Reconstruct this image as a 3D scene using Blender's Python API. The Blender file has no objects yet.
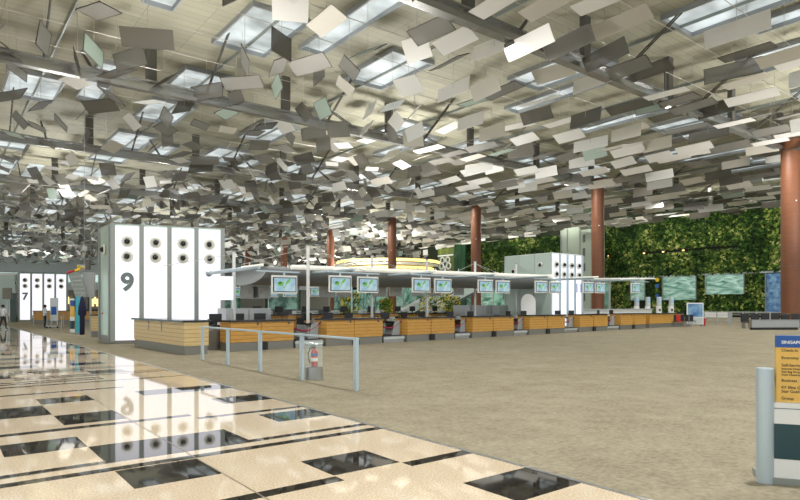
import bpy, math, random
from mathutils import Vector, Matrix
random.seed(7)
C = bpy.context.scene.collection
S = bpy.context.scene
pi = math.pi
F = 600.0          # focal length in pixels of the 800 px frame
HY = 306.0         # horizon row
H = 1.65           # eye height

# ------------------------------------------------------------------ camera
cam = bpy.data.cameras.new('camera'); cam_o = bpy.data.objects.new('camera', cam); C.objects.link(cam_o)
cam.sensor_width = 36; cam.lens = 27.0; cam.shift_y = 56/800; cam.clip_end = 1000
cam_o.location = (0, 0, H); cam_o.rotation_euler = (pi/2, 0, 0)
S.camera = cam_o
S.view_settings.view_transform = 'Standard'; S.view_settings.look = 'None'
S.view_settings.gamma = 1; S.view_settings.use_curve_mapping = False
S.view_settings.exposure = 0.5
# ------------------------------------------------------------------ world
w = bpy.data.worlds.new('daylight'); S.world = w; w.use_nodes = True
bg = w.node_tree.nodes['Background']; bg.inputs[0].default_value = (0.90, 0.97, 1.0, 1); bg.inputs[1].default_value = 0.85
S.cycles.max_bounces = 6; S.cycles.diffuse_bounces = 4; S.cycles.transparent_max_bounces = 12
S.cycles.sample_clamp_indirect = 6

TH = math.atan2(0.615, 0.7886)       # hall frame: x axis = v (across), y axis = u (along the walkway)
def hall(v, u, z=0):
    return Vector((v*math.cos(TH)-u*math.sin(TH), v*math.sin(TH)+u*math.cos(TH), z))
ISL = math.atan2(0.682, 0.731)       # island frame
IO = Vector((-6.24, 21.5, 0))
def isl(s, t, z=0):
    return Vector((IO.x+s*math.cos(ISL)-t*math.sin(ISL), IO.y+s*math.sin(ISL)+t*math.cos(ISL), z))
def s_of(px, t=0):
    k = (px-400)/F; o = isl(0, t)
    return (k*o.y-o.x)/(math.cos(ISL)-k*math.sin(ISL))
def at(px, Y, z=0): return Vector(((px-400)/F*Y, Y, z))
def gz(py): return H*F/(py-HY)                    # depth of a floor point seen at row py
def hz(py, Y): return H+(HY-py)*Y/F               # height of a point seen at row py at depth Y
def wall_u(px, v=93.0):                           # u of the point at column px on the plane v
    k = (px-400)/F; Y = v/(math.cos(TH)*k+math.sin(TH)); X = k*Y
    return -math.sin(TH)*X+math.cos(TH)*Y

# ------------------------------------------------------------------ added lamps: planted wall fill, upward ceiling fill and downward floor fill
def area(name, loc, sx, sy, power, rot=(0, 0, 0), col=(1, 1, 1)):
    l = bpy.data.lights.new(name, 'AREA'); l.shape = 'RECTANGLE'; l.size = sx; l.size_y = sy; l.energy = power; l.color = col
    o = bpy.data.objects.new(name, l); C.objects.link(o); o.location = loc; o.rotation_euler = rot
    return o
area('green_wall_fill', hall(86, 55, 18.9), 6, 110, 34000, (0, math.radians(-28), TH), (1, 0.98, 0.9))  # added lamp that brightens the planted wall from above
for q, (vv, uu, pw) in enumerate([(11, 30, 1300), (33, 42, 2300), (11, 75, 2100), (50, 10, 2900), (60, 90, 3000), (33, 110, 2600), (75, 128, 2600), (20, 150, 2200), (-8, 60, 1500), (-8, 110, 1800)]):
    area('added_uplight', hall(vv, uu, 5.6), 3, 3, pw, (pi, 0, TH), (1, 0.98, 0.93))  # added upward fill for the ceiling; most hang clear of the towers

DL = [(v, 20.3+18.5*k) for k in range(-1, 9) for v in (-7, 8, 23, 38, 53, 72) if not (v > 60 and k < 0)]
def on_stone(v, u):      # a lamp whose mirror image would glare on the polished walkway
    p = hall(v, u)
    if p.y < 5: return False
    xm, ym = 400+F*p.x/p.y, HY+F*16.3/p.y
    return 40 < p.y < 150 and ym > 351+.2747*(xm-102.5)-4
DL = [d for d in DL if not on_stone(*d)]
for (vv, uu) in DL: area('added_downlight', hall(vv, uu, 14.66), .5, .5, 600 if uu > 10 else 1150, (0, 0, TH), (1, .98, .94))  # fill lamps added to brighten the floor, strongest in the nearest row

# ------------------------------------------------------------------ materials
def mat(name, col, rough=0.5, metal=0.0, spec=0.5, emit=None, es=1.0, alpha=None, trans=None):
    m = bpy.data.materials.new(name); m.use_nodes = True
    n = m.node_tree; b = n.nodes['Principled BSDF']
    b.inputs['Base Color'].default_value = (*col, 1); b.inputs['Roughness'].default_value = rough
    b.inputs['Metallic'].default_value = metal; b.inputs['Specular IOR Level'].default_value = spec
    if emit: b.inputs['Emission Color'].default_value = (*emit, 1); b.inputs['Emission Strength'].default_value = es
    if alpha is not None: b.inputs['Alpha'].default_value = alpha
    if trans: b.inputs['Transmission Weight'].default_value = trans
    return m
def nd(m, t, **kw):
    n = m.node_tree.nodes.new(t)
    for k, v in kw.items():
        if k in n.inputs: n.inputs[k].default_value = v
        else: setattr(n, k, v)
    return n
def ln(m, a, ao, b, bi): m.node_tree.links.new(a.outputs[ao], b.inputs[bi])
def noisy(m, c1, c2, scale, detail=4, stops=(0.35, 0.65), coord='Object', vec=None, mapping=None, bump=0):
    b = m.node_tree.nodes['Principled BSDF']
    tc = nd(m, 'ShaderNodeTexCoord'); nz = nd(m, 'ShaderNodeTexNoise', Scale=scale, Detail=detail)
    mp = nd(m, 'ShaderNodeMapping')
    if mapping: mp.inputs['Scale'].default_value = mapping
    ln(m, tc, coord, mp, 'Vector'); ln(m, mp, 'Vector', nz, 'Vector')
    cr = nd(m, 'ShaderNodeValToRGB'); cr.color_ramp.elements[0].color = (*c1, 1); cr.color_ramp.elements[1].color = (*c2, 1)
    cr.color_ramp.elements[0].position = stops[0]; cr.color_ramp.elements[1].position = stops[1]
    ln(m, nz, 'Fac', cr, 'Fac'); ln(m, cr, 'Color', b, 'Base Color')
    if bump:
        bp = nd(m, 'ShaderNodeBump', Strength=bump); ln(m, nz, 'Fac', bp, 'Height'); ln(m, bp, 'Normal', b, 'Normal')
    return cr

M = {}
M['steel'] = mat('brushed_steel', (.42, .43, .43), .32, .8)
M['rail'] = mat('pale_blue_metal', (.50, .60, .66), .35, .35)
M['white'] = mat('white_paint', (.82, .83, .82), .4)
M['cream'] = mat('cream_paint', (.80, .78, .70), .45)
M['black'] = mat('black_plastic', (.012, .012, .014), .4)
M['granite_top'] = mat('black_worktop', (.018, .02, .026), .15)
M['plinth'] = mat('grey_plinth', (.23, .225, .20), .45, .3)
M['grey'] = mat('grey_laminate', (.33, .35, .36), .45)
M['lgrey'] = mat('light_grey_panel', (.55, .60, .60), .35, .1)
M['dgrey'] = mat('dark_grey', (.09, .09, .095), .45)
M['red'] = mat('red_paint', (.55, .02, .02), .3)
M['rope'] = mat('crimson_rope', (.28, .01, .045), .7)
M['navy'] = mat('navy_cloth', (.02, .022, .07), .9)
M['blue'] = mat('blue_paint', (.02, .10, .38), .4)
M['yellow'] = mat('yellow_paint', (.80, .50, .12), .45)
M['gold'] = mat('bright_yellow', (.85, .60, .03), .5)
M['teal'] = mat('dark_teal', (.018, .06, .075), .35)
M['cyan'] = mat('turquoise_print', (.08, .50, .62), .5)
M['glassgreen'] = mat('pale_green_glass', (.56, .68, .61), .15, .0, .6)
M['shaftglass'] = mat('pale_shaft_glass', (.36, .42, .34), .2)
M['mullion'] = mat('grey_green_metal', (.30, .33, .31), .4, .3)
M['light'] = mat('lit_white_panel', (.35, .35, .37), .4, emit=(.93, .93, 1.0), es=.72)
M['lit_tube'] = mat('cream_light_cover', (.8, .78, .70), .4, emit=(1, .97, .86), es=.25)
M['amber'] = mat('amber_cove_light', (.9, .7, .3), .5, emit=(1, .72, .22), es=1.1)
M['warm'] = mat('warm_shop_light', (.9, .7, .4), .5, emit=(1, .62, .25), es=1.3)
M['skin'] = mat('skin', (.50, .30, .20), .6)
M['hair'] = mat('dark_hair', (.015, .012, .01), .6)
M['shirt'] = mat('white_shirt', (.62, .66, .72), .8)
M['trouser'] = mat('dark_trousers', (.02, .022, .03), .8)
M['poster'] = mat('poster_blue', (.05, .16, .42), .4); noisy(M['poster'], (.03, .12, .38), (.25, .45, .62), 1.5)
M['glass'] = mat('clear_glass', (.80, .92, .88), .05, alpha=.18)
M['facade'] = mat('facade_glazing', (.6, .8, .8), .2, emit=(.62, .88, .86), es=.5)
M['numeral'] = mat('numeral_grey', (.16, .20, .20), .5)
M['lens'] = mat('black_lens', (.01, .01, .012), .25)
M['dish'] = mat('spotlight_dish', (.78, .78, .70), .35, .0)
M['ink'] = mat('dark_lettering', (.10, .07, .04), .6)
M['sack'] = mat('taupe_board', (.24, .24, .20), .6)
M['mesh_metal'] = mat('beam_metal', (.40, .40, .39), .25, .75)
M['post'] = mat('hanger_metal', (.13, .125, .11), .5, .4)
M['cable'] = mat('steel_cable', (.55, .54, .50), .4, .5)
M['band'] = mat('dark_band', (.10, .11, .10), .5)

# screens: pale picture with a green leaf
def screen_mat():
    m = mat('leaf_picture_screen', (.5, .65, .7), .2)
    b = m.node_tree.nodes['Principled BSDF']
    tc = nd(m, 'ShaderNodeTexCoord'); gr = nd(m, 'ShaderNodeTexNoise', Scale=2.6, Detail=1)
    ln(m, tc, 'Object', gr, 'Vector')
    cr = nd(m, 'ShaderNodeValToRGB'); e = cr.color_ramp.elements
    e[0].position = .40; e[0].color = (.40, .55, .62, 1); e[1].position = .60; e[1].color = (.26, .42, .54, 1)
    ln(m, gr, 'Fac', cr, 'Fac'); ln(m, cr, 'Color', b, 'Base Color'); ln(m, cr, 'Color', b, 'Emission Color')
    b.inputs['Emission Strength'].default_value = .22
    return m
M['screen'] = screen_mat()
M['leaf_print'] = mat('green_leaf_print', (.10, .30, .05), .4, emit=(.13, .36, .06), es=.4)
M['leaf_dark'] = mat('dark_leaf_print', (.02, .09, .03), .4)

def wood(name, c1, c2):
    m = mat(name, c1, .42); b = m.node_tree.nodes['Principled BSDF']
    tc = nd(m, 'ShaderNodeTexCoord'); mp = nd(m, 'ShaderNodeMapping'); mp.inputs['Scale'].default_value = (1.2, 1.2, 18)
    nz = nd(m, 'ShaderNodeTexNoise', Scale=2.0, Detail=3); cr = nd(m, 'ShaderNodeValToRGB')
    cr.color_ramp.elements[0].position = .3; cr.color_ramp.elements[0].color = (*c1, 1)
    cr.color_ramp.elements[1].position = .7; cr.color_ramp.elements[1].color = (*c2, 1)
    ln(m, tc, 'Object', mp, 'Vector'); ln(m, mp, 'Vector', nz, 'Vector'); ln(m, nz, 'Fac', cr, 'Fac')
    # thin horizontal shadow joints between the boards
    sx = nd(m, 'ShaderNodeSeparateXYZ'); ln(m, tc, 'Object', sx, 'Vector')
    mu = nd(m, 'ShaderNodeMath', operation='MULTIPLY'); mu.inputs[1].default_value = 7.0
    fr = nd(m, 'ShaderNodeMath', operation='FRACT'); gt = nd(m, 'ShaderNodeMath', operation='LESS_THAN'); gt.inputs[1].default_value = .09
    ln(m, sx, 'Z', mu, 0); ln(m, mu, 0, fr, 0); ln(m, fr, 0, gt, 0)
    mx = nd(m, 'ShaderNodeMix', data_type='RGBA'); mx.inputs[7].default_value = (c1[0]*.45, c1[1]*.4, c1[2]*.4, 1)
    ln(m, gt, 0, mx, 0); ln(m, cr, 'Color', mx, 6); ln(m, mx, 2, b, 'Base Color')
    return m
M['wood'] = wood('honey_wood_boards', (.50, .25, .045), (.68, .38, .085))
M['wood_pale'] = wood('pale_wood_boards', (.62, .44, .19), (.74, .56, .28))
def column_mat():
    m = mat('rust_brown_cladding', (.20, .055, .022), .5); b = m.node_tree.nodes['Principled BSDF']
    tc = nd(m, 'ShaderNodeTexCoord'); mp = nd(m, 'ShaderNodeMapping'); mp.inputs['Scale'].default_value = (1, 1, 6)
    nz = nd(m, 'ShaderNodeTexNoise', Scale=1.4, Detail=4); cr = nd(m, 'ShaderNodeValToRGB')
    cr.color_ramp.elements[0].color = (.13, .045, .018, 1); cr.color_ramp.elements[1].color = (.21, .078, .034, 1)
    ln(m, tc, 'Object', mp, 'Vector'); ln(m, mp, 'Vector', nz, 'Vector'); ln(m, nz, 'Fac', cr, 'Fac'); ln(m, cr, 'Color', b, 'Base Color')
    return m
M['column'] = column_mat()

# tiles and carpet
M['terrazzo'] = mat('beige_granite', (.60, .47, .32), .04, spec=.9)
cr = noisy(M['terrazzo'], (.55, .43, .29), (.82, .70, .53), 55, 3, (.32, .66))
M['blackgranite'] = mat('black_granite', (.012, .011, .010), .03, spec=.7)
noisy(M['blackgranite'], (.008, .008, .008), (.024, .020, .016), 30, 2)
M['joint'] = mat('floor_joint', (.20, .16, .12), .3)
def carpet():
    m = mat('woven_beige_carpet', (.4, .35, .25), .95, spec=.05); b = m.node_tree.nodes['Principled BSDF']
    tc = nd(m, 'ShaderNodeTexCoord')
    n1 = nd(m, 'ShaderNodeTexNoise', Scale=14, Detail=4, Roughness=.75); ln(m, tc, 'Object', n1, 'Vector')
    n2 = nd(m, 'ShaderNodeTexNoise', Scale=.7, Detail=5, Roughness=.6); ln(m, tc, 'Object', n2, 'Vector')
    wv = nd(m, 'ShaderNodeTexVoronoi', Scale=3.3); ln(m, tc, 'Object', wv, 'Vector')
    cr = nd(m, 'ShaderNodeValToRGB'); e = cr.color_ramp.elements
    e[0].position = .34; e[0].color = (.185, .162, .112, 1); e[1].position = .66; e[1].color = (.36, .325, .24, 1)
    mx = nd(m, 'ShaderNodeMath', operation='MULTIPLY_ADD'); mx.inputs[1].default_value = .25
    ad = nd(m, 'ShaderNodeMath', operation='MULTIPLY'); ad.inputs[1].default_value = .68
    a3 = nd(m, 'ShaderNodeMath', operation='MULTIPLY_ADD'); a3.inputs[1].default_value = .12
    ln(m, n1, 'Fac', ad, 0); ln(m, n2, 'Fac', mx, 0); ln(m, ad, 0, mx, 2); ln(m, wv, 'Distance', a3, 0); ln(m, mx, 0, a3, 2)
    ln(m, a3, 0, cr, 'Fac'); ln(m, cr, 'Color', b, 'Base Color')
    bp = nd(m, 'ShaderNodeBump', Strength=.3, Distance=.02); ln(m, n1, 'Fac', bp, 'Height'); ln(m, bp, 'Normal', b, 'Normal')
    return m
M['carpet'] = carpet()
# ceiling boards
def ceil_mat():
    m = mat('ceiling_boards', (.5, .46, .36), .6); b = m.node_tree.nodes['Principled BSDF']
    tc = nd(m, 'ShaderNodeTexCoord'); br = nd(m, 'ShaderNodeTexBrick')
    br.offset = 0; br.inputs['Scale'].default_value = 1; br.inputs['Mortar Size'].default_value = .012
    br.inputs['Brick Width'].default_value = 3.1; br.inputs['Row Height'].default_value = .62
    br.inputs['Color1'].default_value = (.44, .425, .325, 1); br.inputs['Color2'].default_value = (.37, .36, .275, 1); br.inputs['Mortar'].default_value = (.20, .19, .15, 1)
    ln(m, tc, 'Object', br, 'Vector'); ln(m, br, 'Color', b, 'Base Color')
    return m
M['ceiling'] = ceil_mat()
def sky_mat():
    m = mat('daylit_skylight', (.22, .24, .24), .4); b = m.node_tree.nodes['Principled BSDF']
    tc = nd(m, 'ShaderNodeTexCoord'); nz = nd(m, 'ShaderNodeTexNoise', Scale=.5, Detail=2); ln(m, tc, 'Object', nz, 'Vector')
    cr = nd(m, 'ShaderNodeValToRGB'); e = cr.color_ramp.elements
    e[0].position = .35; e[0].color = (.17, .19, .19, 1); e[1].position = .66; e[1].color = (.50, .55, .56, 1)
    ln(m, nz, 'Fac', cr, 'Fac'); ln(m, cr, 'Color', b, 'Emission Color'); b.inputs['Emission Strength'].default_value = 1.0
    return m
M['skylight'] = sky_mat()
# louvre finishes
def perforated(name, col, a, metal=.2):
    return mat(name, col, .5, metal, alpha=a)
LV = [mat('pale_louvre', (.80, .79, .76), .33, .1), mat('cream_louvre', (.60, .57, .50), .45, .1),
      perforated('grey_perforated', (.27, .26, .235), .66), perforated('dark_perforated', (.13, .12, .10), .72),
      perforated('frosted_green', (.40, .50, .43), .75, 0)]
# foliage
def foliage(name, ramp, scale=.22):
    m = mat(name, (.1, .2, .03), .7, spec=.2); b = m.node_tree.nodes['Principled BSDF']
    ge = nd(m, 'ShaderNodeNewGeometry'); tc = nd(m, 'ShaderNodeTexCoord'); nz = nd(m, 'ShaderNodeTexNoise', Scale=scale, Detail=4, Roughness=.65)
    ln(m, tc, 'Object', nz, 'Vector')
    ma = nd(m, 'ShaderNodeMath', operation='MULTIPLY_ADD'); ma.inputs[1].default_value = .38
    sb = nd(m, 'ShaderNodeMath', operation='SUBTRACT'); sb.inputs[1].default_value = .19
    ln(m, ge, 'Random Per Island', ma, 0); ln(m, nz, 'Fac', sb, 0); ln(m, sb, 0, ma, 2)
    cr = nd(m, 'ShaderNodeValToRGB'); e = cr.color_ramp.elements
    e[0].position = ramp[0][0]; e[0].color = (*ramp[0][1], 1); e[1].position = ramp[-1][0]; e[1].color = (*ramp[-1][1], 1)
    for p, c in ramp[1:-1]: x = e.new(p); x.color = (*c, 1)
    ln(m, ma, 0, cr, 'Fac'); ln(m, cr, 'Color', b, 'Base Color')
    return m
M['ivy'] = foliage('climbing_foliage', [(.25, (.006, .016, .004)), (.45, (.022, .060, .010)), (.58, (.07, .15, .022)), (.68, (.26, .32, .06)), (.82, (.62, .62, .24))])
M['flowers'] = foliage('yellow_flower_foliage', [(.3, (.03, .10, .01)), (.5, (.15, .25, .03)), (.62, (.75, .55, .06)), (.85, (.9, .75, .2))], .8)
M['ivy_back'] = mat('soil_backing', (.02, .03, .012), .9)
M['curtain'] = mat('hanging_green_glass', (.10, .16, .03), .3); noisy(M['curtain'], (.02, .07, .02), (.22, .24, .04), 1.0, 3, (.3, .7), mapping=(1, 1, .08))
M['curtain2'] = mat('dark_green_glass', (.02, .10, .05), .2); noisy(M['curtain2'], (.006, .03, .012), (.03, .09, .04), 1.0, 3, (.3, .7), mapping=(1, 1, .08))
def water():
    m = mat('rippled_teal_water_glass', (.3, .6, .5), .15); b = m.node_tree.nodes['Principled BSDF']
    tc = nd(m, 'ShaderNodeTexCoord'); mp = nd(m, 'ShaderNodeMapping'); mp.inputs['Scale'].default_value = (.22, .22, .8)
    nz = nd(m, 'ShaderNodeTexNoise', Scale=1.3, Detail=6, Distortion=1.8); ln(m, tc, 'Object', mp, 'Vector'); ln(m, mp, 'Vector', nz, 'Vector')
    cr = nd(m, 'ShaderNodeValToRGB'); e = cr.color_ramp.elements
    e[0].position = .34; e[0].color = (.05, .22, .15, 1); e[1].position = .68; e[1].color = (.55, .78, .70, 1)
    ln(m, nz, 'Fac', cr, 'Fac'); ln(m, cr, 'Color', b, 'Base Color'); ln(m, cr, 'Color', b, 'Emission Color'); b.inputs['Emission Strength'].default_value = .10  # faint glow added in the ripple colours, no lamp behind the sheet
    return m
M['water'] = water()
M['shopglass'] = mat('green_shop_glass', (.10, .30, .20), .1)
crr = noisy(M['shopglass'], (.03, .16, .09), (.45, .80, .68), .55, 3, (.38, .62))

# ------------------------------------------------------------------ mesh helper
class MB:
    def __init__(s): s.v = []; s.f = []; s.m = []
    def quad(s, pts, mi=0):
        n = len(s.v); s.v += [tuple(p) for p in pts]; s.f.append(tuple(range(n, n+len(pts)))); s.m.append(mi); return s
    def prism(s, pts, z0, z1, mi=0):            # pts counter-clockwise in xy
        n = len(s.v); k = len(pts)
        s.v += [(p[0], p[1], z0) for p in pts]+[(p[0], p[1], z1) for p in pts]
        s.f.append(tuple(range(n+k-1, n-1, -1))); s.f.append(tuple(range(n+k, n+2*k))); s.m += [mi, mi]
        for i in range(k):
            j = (i+1) % k; s.f.append((n+i, n+j, n+k+j, n+k+i)); s.m.append(mi)
        return s
    def box(s, x0, x1, y0, y1, z0, z1, mi=0):
        return s.prism([(x0, y0), (x1, y0), (x1, y1), (x0, y1)], z0, z1, mi)
    def tube(s, p0, p1, r, n=8, mi=0, r1=None):
        return s.path([p0, p1], r, n, mi, r1)
    def path(s, pts, r, n=8, mi=0, r1=None):
        pts = [Vector(p) for p in pts]; base = len(s.v); K = len(pts)
        d0 = (pts[1]-pts[0]).normalized(); a = Vector((0, 0, 1)) if abs(d0.z) < .9 else Vector((1, 0, 0))
        x = d0.cross(a).normalized()
        for i, p in enumerate(pts):
            d = (pts[min(i+1, K-1)]-pts[max(i-1, 0)]).normalized()
            x = (x-d*x.dot(d)).normalized(); y = d.cross(x)
            rr = r if r1 is None else r+(r1-r)*i/(K-1)
            for j in range(n):
                t = 2*pi*j/n; s.v.append(tuple(p+x*rr*math.cos(t)+y*rr*math.sin(t)))
        for i in range(K-1):
            for j in range(n):
                q = (j+1) % n
                s.f.append((base+i*n+j, base+i*n+q, base+(i+1)*n+q, base+(i+1)*n+j)); s.m.append(mi)
        s.f.append(tuple(base+j for j in reversed(range(n)))); s.f.append(tuple(base+(K-1)*n+j for j in range(n))); s.m += [mi, mi]
        return s
    def lathe(s, prof, n=16, mi=0, c=(0, 0, 0), axis='z'):
        base = len(s.v); K = len(prof)
        for r, z in prof:
            for j in range(n):
                t = 2*pi*j/n; p = (r*math.cos(t), r*math.sin(t), z)
                if axis == 'y': p = (p[0], -p[2], p[1])      # axis points to -y
                s.v.append((p[0]+c[0], p[1]+c[1], p[2]+c[2]))
        for i in range(K-1):
            for j in range(n):
                q = (j+1) % n
                s.f.append((base+i*n+j, base+i*n+q, base+(i+1)*n+q, base+(i+1)*n+j)); s.m.append(mi)
        s.f.append(tuple(base+j for j in reversed(range(n)))); s.f.append(tuple(base+(K-1)*n+j for j in range(n))); s.m += [mi, mi]
        return s
    def mesh(s, name, mats):
        me = bpy.data.meshes.new(name); me.from_pydata(s.v, [], s.f)
        for m in (mats if isinstance(mats, (list, tuple)) else [mats]): me.materials.append(m)
        me.polygons.foreach_set('material_index', s.m); me.update(); return me
    def build(s, name, mats, parent=None, loc=(0, 0, 0), rz=0, smooth=False, bevel=0):
        me = s.mesh(name, mats); o = bpy.data.objects.new(name, me); C.objects.link(o)
        if smooth: me.shade_smooth()
        if bevel:
            b = o.modifiers.new('soft_edge', 'BEVEL'); b.width = bevel; b.segments = 2; b.limit_method = 'ANGLE'
        o.location = loc; o.rotation_euler = (0, 0, rz)
        if parent: o.parent = parent
        return o
def tag(o, label, cat, group=None):
    o['label'] = label; o['category'] = cat
    if group: o['group'] = group
    return o
def thing(name, label, cat, loc=(0, 0, 0), rz=0, group=None):
    o = bpy.data.objects.new(name, None); C.objects.link(o); o.empty_display_size = .2
    o.location = loc; o.rotation_euler = (0, 0, rz); return tag(o, label, cat, group)
def struct(o): o['kind'] = 'structure'; return o
def dup(o, loc=None, rz=None, label=None, group=None, parent=None):
    c = o.copy(); C.objects.link(c)
    if parent is not None: c.parent = parent
    if loc is not None: c.location = loc
    if rz is not None: c.rotation_euler = (0, 0, rz)
    if label: c['label'] = label
    if group: c['group'] = group
    for ch in list(o.children): dup(ch, parent=c)
    return c
def text(name, body, size, m, parent, loc, rot=(pi/2, 0, 0), ext=.004, align='LEFT', bold=0):
    cu = bpy.data.curves.new(name, 'FONT'); cu.body = body; cu.size = size; cu.extrude = ext; cu.align_x = align; cu.offset = bold
    t = bpy.data.objects.new(name+'_tmp', cu); C.objects.link(t)
    dg = bpy.context.evaluated_depsgraph_get(); me = bpy.data.meshes.new_from_object(t.evaluated_get(dg))
    bpy.data.objects.remove(t); bpy.data.curves.remove(cu)
    me.materials.clear(); me.materials.append(m)
    o = bpy.data.objects.new(name, me); C.objects.link(o); o.location = loc; o.rotation_euler = rot; o.parent = parent
    return o
ORD = ['first', 'second', 'third', 'fourth', 'fifth', 'sixth', 'seventh', 'eighth', 'ninth', 'tenth', 'eleventh', 'twelfth', 'thirteenth', 'fourteenth', 'fifteenth', 'sixteenth']

# ------------------------------------------------------------------ floor
EDGE = 4.8
struct(MB().box(EDGE, 100, -20, 190, -.3, 0).build('floor', M['carpet'], rz=TH))
# polished stone walkway: one slab mesh, cut in rectangles of beige and black
def tile_floor():
    vE = [-60, -30, -18] + [2.26+.82*k for k in range(-24, 4)]
    vE = [v for v in vE if v < EDGE-.2]+[EDGE]
    rects = []      # (u0,u1,v0,v1) black
    cells = [round(2.26+.82*k, 3) for k in range(-24, 4)]
    def c(k): return 2.26+.82*k
    near = [(3.37, 4.05, 2), (4.8, 4.97, 2), (5.0, 5.67, 1), (5.74, 6.48, -1), (7.8, 8.5, -2), (6.97, 7.79, -1), (6.97, 7.79, 0),
            (7.8, 8.5, 2), (8.7, 8.85, 2), (8.7, 8.85, 1), (9.8, 10.5, 2), (9.4, 10.3, -1), (10.45, 11.5, -2), (10.45, 11.5, -3), (9.4, 10.1, -4)]
    for u0, u1, k in near: rects.append((u0, u1, c(k), c(k+1)))
    rects += [(4.8, 4.97, c(-6), c(1)), (6.5, 6.65, -20, EDGE), (6.84, 6.98, -20, EDGE), (8.62, 8.78, -20, c(-2)), (9.02, 9.2, -20, c(1))]
    rects += [(5.0, 5.7, c(-5), c(-3)), (3.5, 4.1, c(-1), c(0)), (6.98, 7.7, c(-5), c(-3)), (5.7, 6.4, c(-8), c(-6))]
    u = 11.6; rnd = random.Random(3)
    while u < 185:
        big = rnd.random() < .62
        h = .72 if u < 60 else 1.4
        if big:
            k = -24
            while k < 3:
                if rnd.random() < .36:
                    n = rnd.choice([1, 1, 2]); rects.append((u, u+h, c(k), min(c(k+n), EDGE))); k += n
                k += 1
            u += h+rnd.choice([0, .1, .3])
        else:
            a = rnd.choice([-24, -6, -3, -1]); b = rnd.choice([3, 3, 1, -1])
            if b <= a: b = 3
            rects.append((u, u+.15, c(a), min(c(b), EDGE)))
            if rnd.random() < .6: rects.append((u+.34, u+.49, c(a), min(c(b), EDGE)))
            u += rnd.choice([.5, .85, 1.3])
    uE = sorted(set([-20, 190]+[round(r[0], 3) for r in rects]+[round(r[1], 3) for r in rects]))
    vs = sorted(set([round(v, 3) for v in vE]+[-20]))
    vs = [v for i, v in enumerate(vs) if i == 0 or v-vs[i-1] > .01]
    mb = MB()
    for i in range(len(uE)-1):
        um = (uE[i]+uE[i+1])/2; rr = [r for r in rects if r[0] < um < r[1]]
        for j in range(len(vs)-1):
            vm = (vs[j]+vs[j+1])/2; bl = any(r[2] < vm < r[3] for r in rr)
            a0, a1, b0, b1 = uE[i], uE[i+1], vs[j], vs[j+1]
            mb.quad([(b0, a0, 0), (b1, a0, 0), (b1, a1, 0), (b0, a1, 0)], 1 if bl else 0)
    for v in (c(0), c(-3), c(-6)): mb.box(v-.008, v+.008, -20, 190, 0, .0008, 2)
    for k in range(0, 40): mb.box(-20, EDGE, 2.3+k*4.55, 2.308+k*4.55, 0, .0008, 2)
    return mb
struct(tile_floor().build('floor', [M['terrazzo'], M['blackgranite'], M['joint']], rz=TH))
struct(MB().box(EDGE-.03, EDGE+.02, -20, 190, -.01, .006).build('trim_1', M['steel'], rz=TH))

# ------------------------------------------------------------------ roof
HR = 18.0; HBm = 14.95
struct(MB().box(-70, 96, -25, 192, HR, HR+.3).build('ceiling', M['ceiling'], rz=TH))
U0, DU = 20.3, 18.5
rnd = random.Random(11); wn = 0
for k in range(-1, 9):
    for j in range(-6, 10):
        v0 = 3+j*9.4
        for (dv, du, sw, sl) in ((1.2, 2.2, 3.3, 6.4), (1.2, 9.9, 3.3, 5.8), (5.8, 4.6, 1.5, 8.5)):
            if rnd.random() < .34: continue
            v, u = v0+dv, U0+k*DU+du
            p = hall(v+1, u+3)
            if p.y < 14 or abs(p.x/p.y) > .9 or v+sw > 92: continue
            wn += 1
            mb = MB(); mb.box(v, v+sw, u, u+sl, HR-.04, HR-.01, 0)
            o = struct(mb.build('window_%d' % wn, M['skylight'], rz=TH))
            if p.y < 70:
                fb = MB()
                fb.box(v-.1, v, u-.1, u+sl+.1, HR-.3, HR, 0); fb.box(v+sw, v+sw+.1, u-.1, u+sl+.1, HR-.3, HR, 0)
                fb.box(v, v+sw, u-.1, u, HR-.3, HR, 0); fb.box(v, v+sw, u+sl, u+sl+.1, HR-.3, HR, 0)
                fb.build('window_frame', M['grey'], o)
for (vv, uu) in DL:
    p = hall(vv, uu)
    if p.y < 9: continue
    MB().box(-.3, .3, -.3, .3, 14.68, 14.83).build('added_lamp_housing', M['post'], loc=hall(vv, uu), rz=TH)  # housing added to go with each floor fill lamp
    o = bpy.context.scene.collection.objects[-1]; o.name = 'added_downlight_fitting'
    tag(o, 'small square housing of an added fill lamp under a roof beam', 'light fitting', 'housings of the added fill lamps under the roof beams')
# beams with their hanger posts and twin tie rods
tn = 1
for k in range(-1, 9):
    u = U0+k*DU; tn += 1
    b = MB(); b.box(-60, 93, u-.3, u+.3, HBm-.05, HBm+.06, 0); b.box(-60, 93, u-.3, u+.3, HBm+.5, HBm+.6, 0); b.box(-60, 93, u-.1, u+.1, HBm, HBm+.55, 0)
    b.box(-60, 93, u-.34, u-.26, HBm-.12, HBm+.14, 0)
    o = struct(b.build('trim_%d' % tn, M['mesh_metal'], rz=TH))
    for j in range(-5, 11):
        v = 1.5+j*9.2
        p = hall(v, u)
        if p.y < 10 or abs(p.x/p.y) > .85 or v > 92: continue
        MB().box(v-.3, v+.3, u-.16, u+.16, HBm+.5, HR, 0).build('hanger_post', M['post'], o)
        if p.y < 95:
            r = MB()
            for q in (-.12, .12): r.tube((v-3.2, u+.1+q, HBm+.5), (v-3.2+.1, u+4.2+q, HR), .05, 5)
            r.build('tie_rod', M['post'], o)
            r = MB()
            for q in (-.12, .12): r.tube((v+3.4, u-.1+q, HBm+.5), (v+3.4-.1, u-4.2+q, HR), .05, 5)
            r.build('tie_rod', M['post'], o)
# longitudinal purlins under the boards
for j in range(-5, 10):
    v = 6.1+j*9.4; tn += 1
    struct(MB().box(v-.05, v+.05, -20, 190, HR-.2, HR).build('trim_%d' % tn, M['mullion'], rz=TH))

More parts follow.
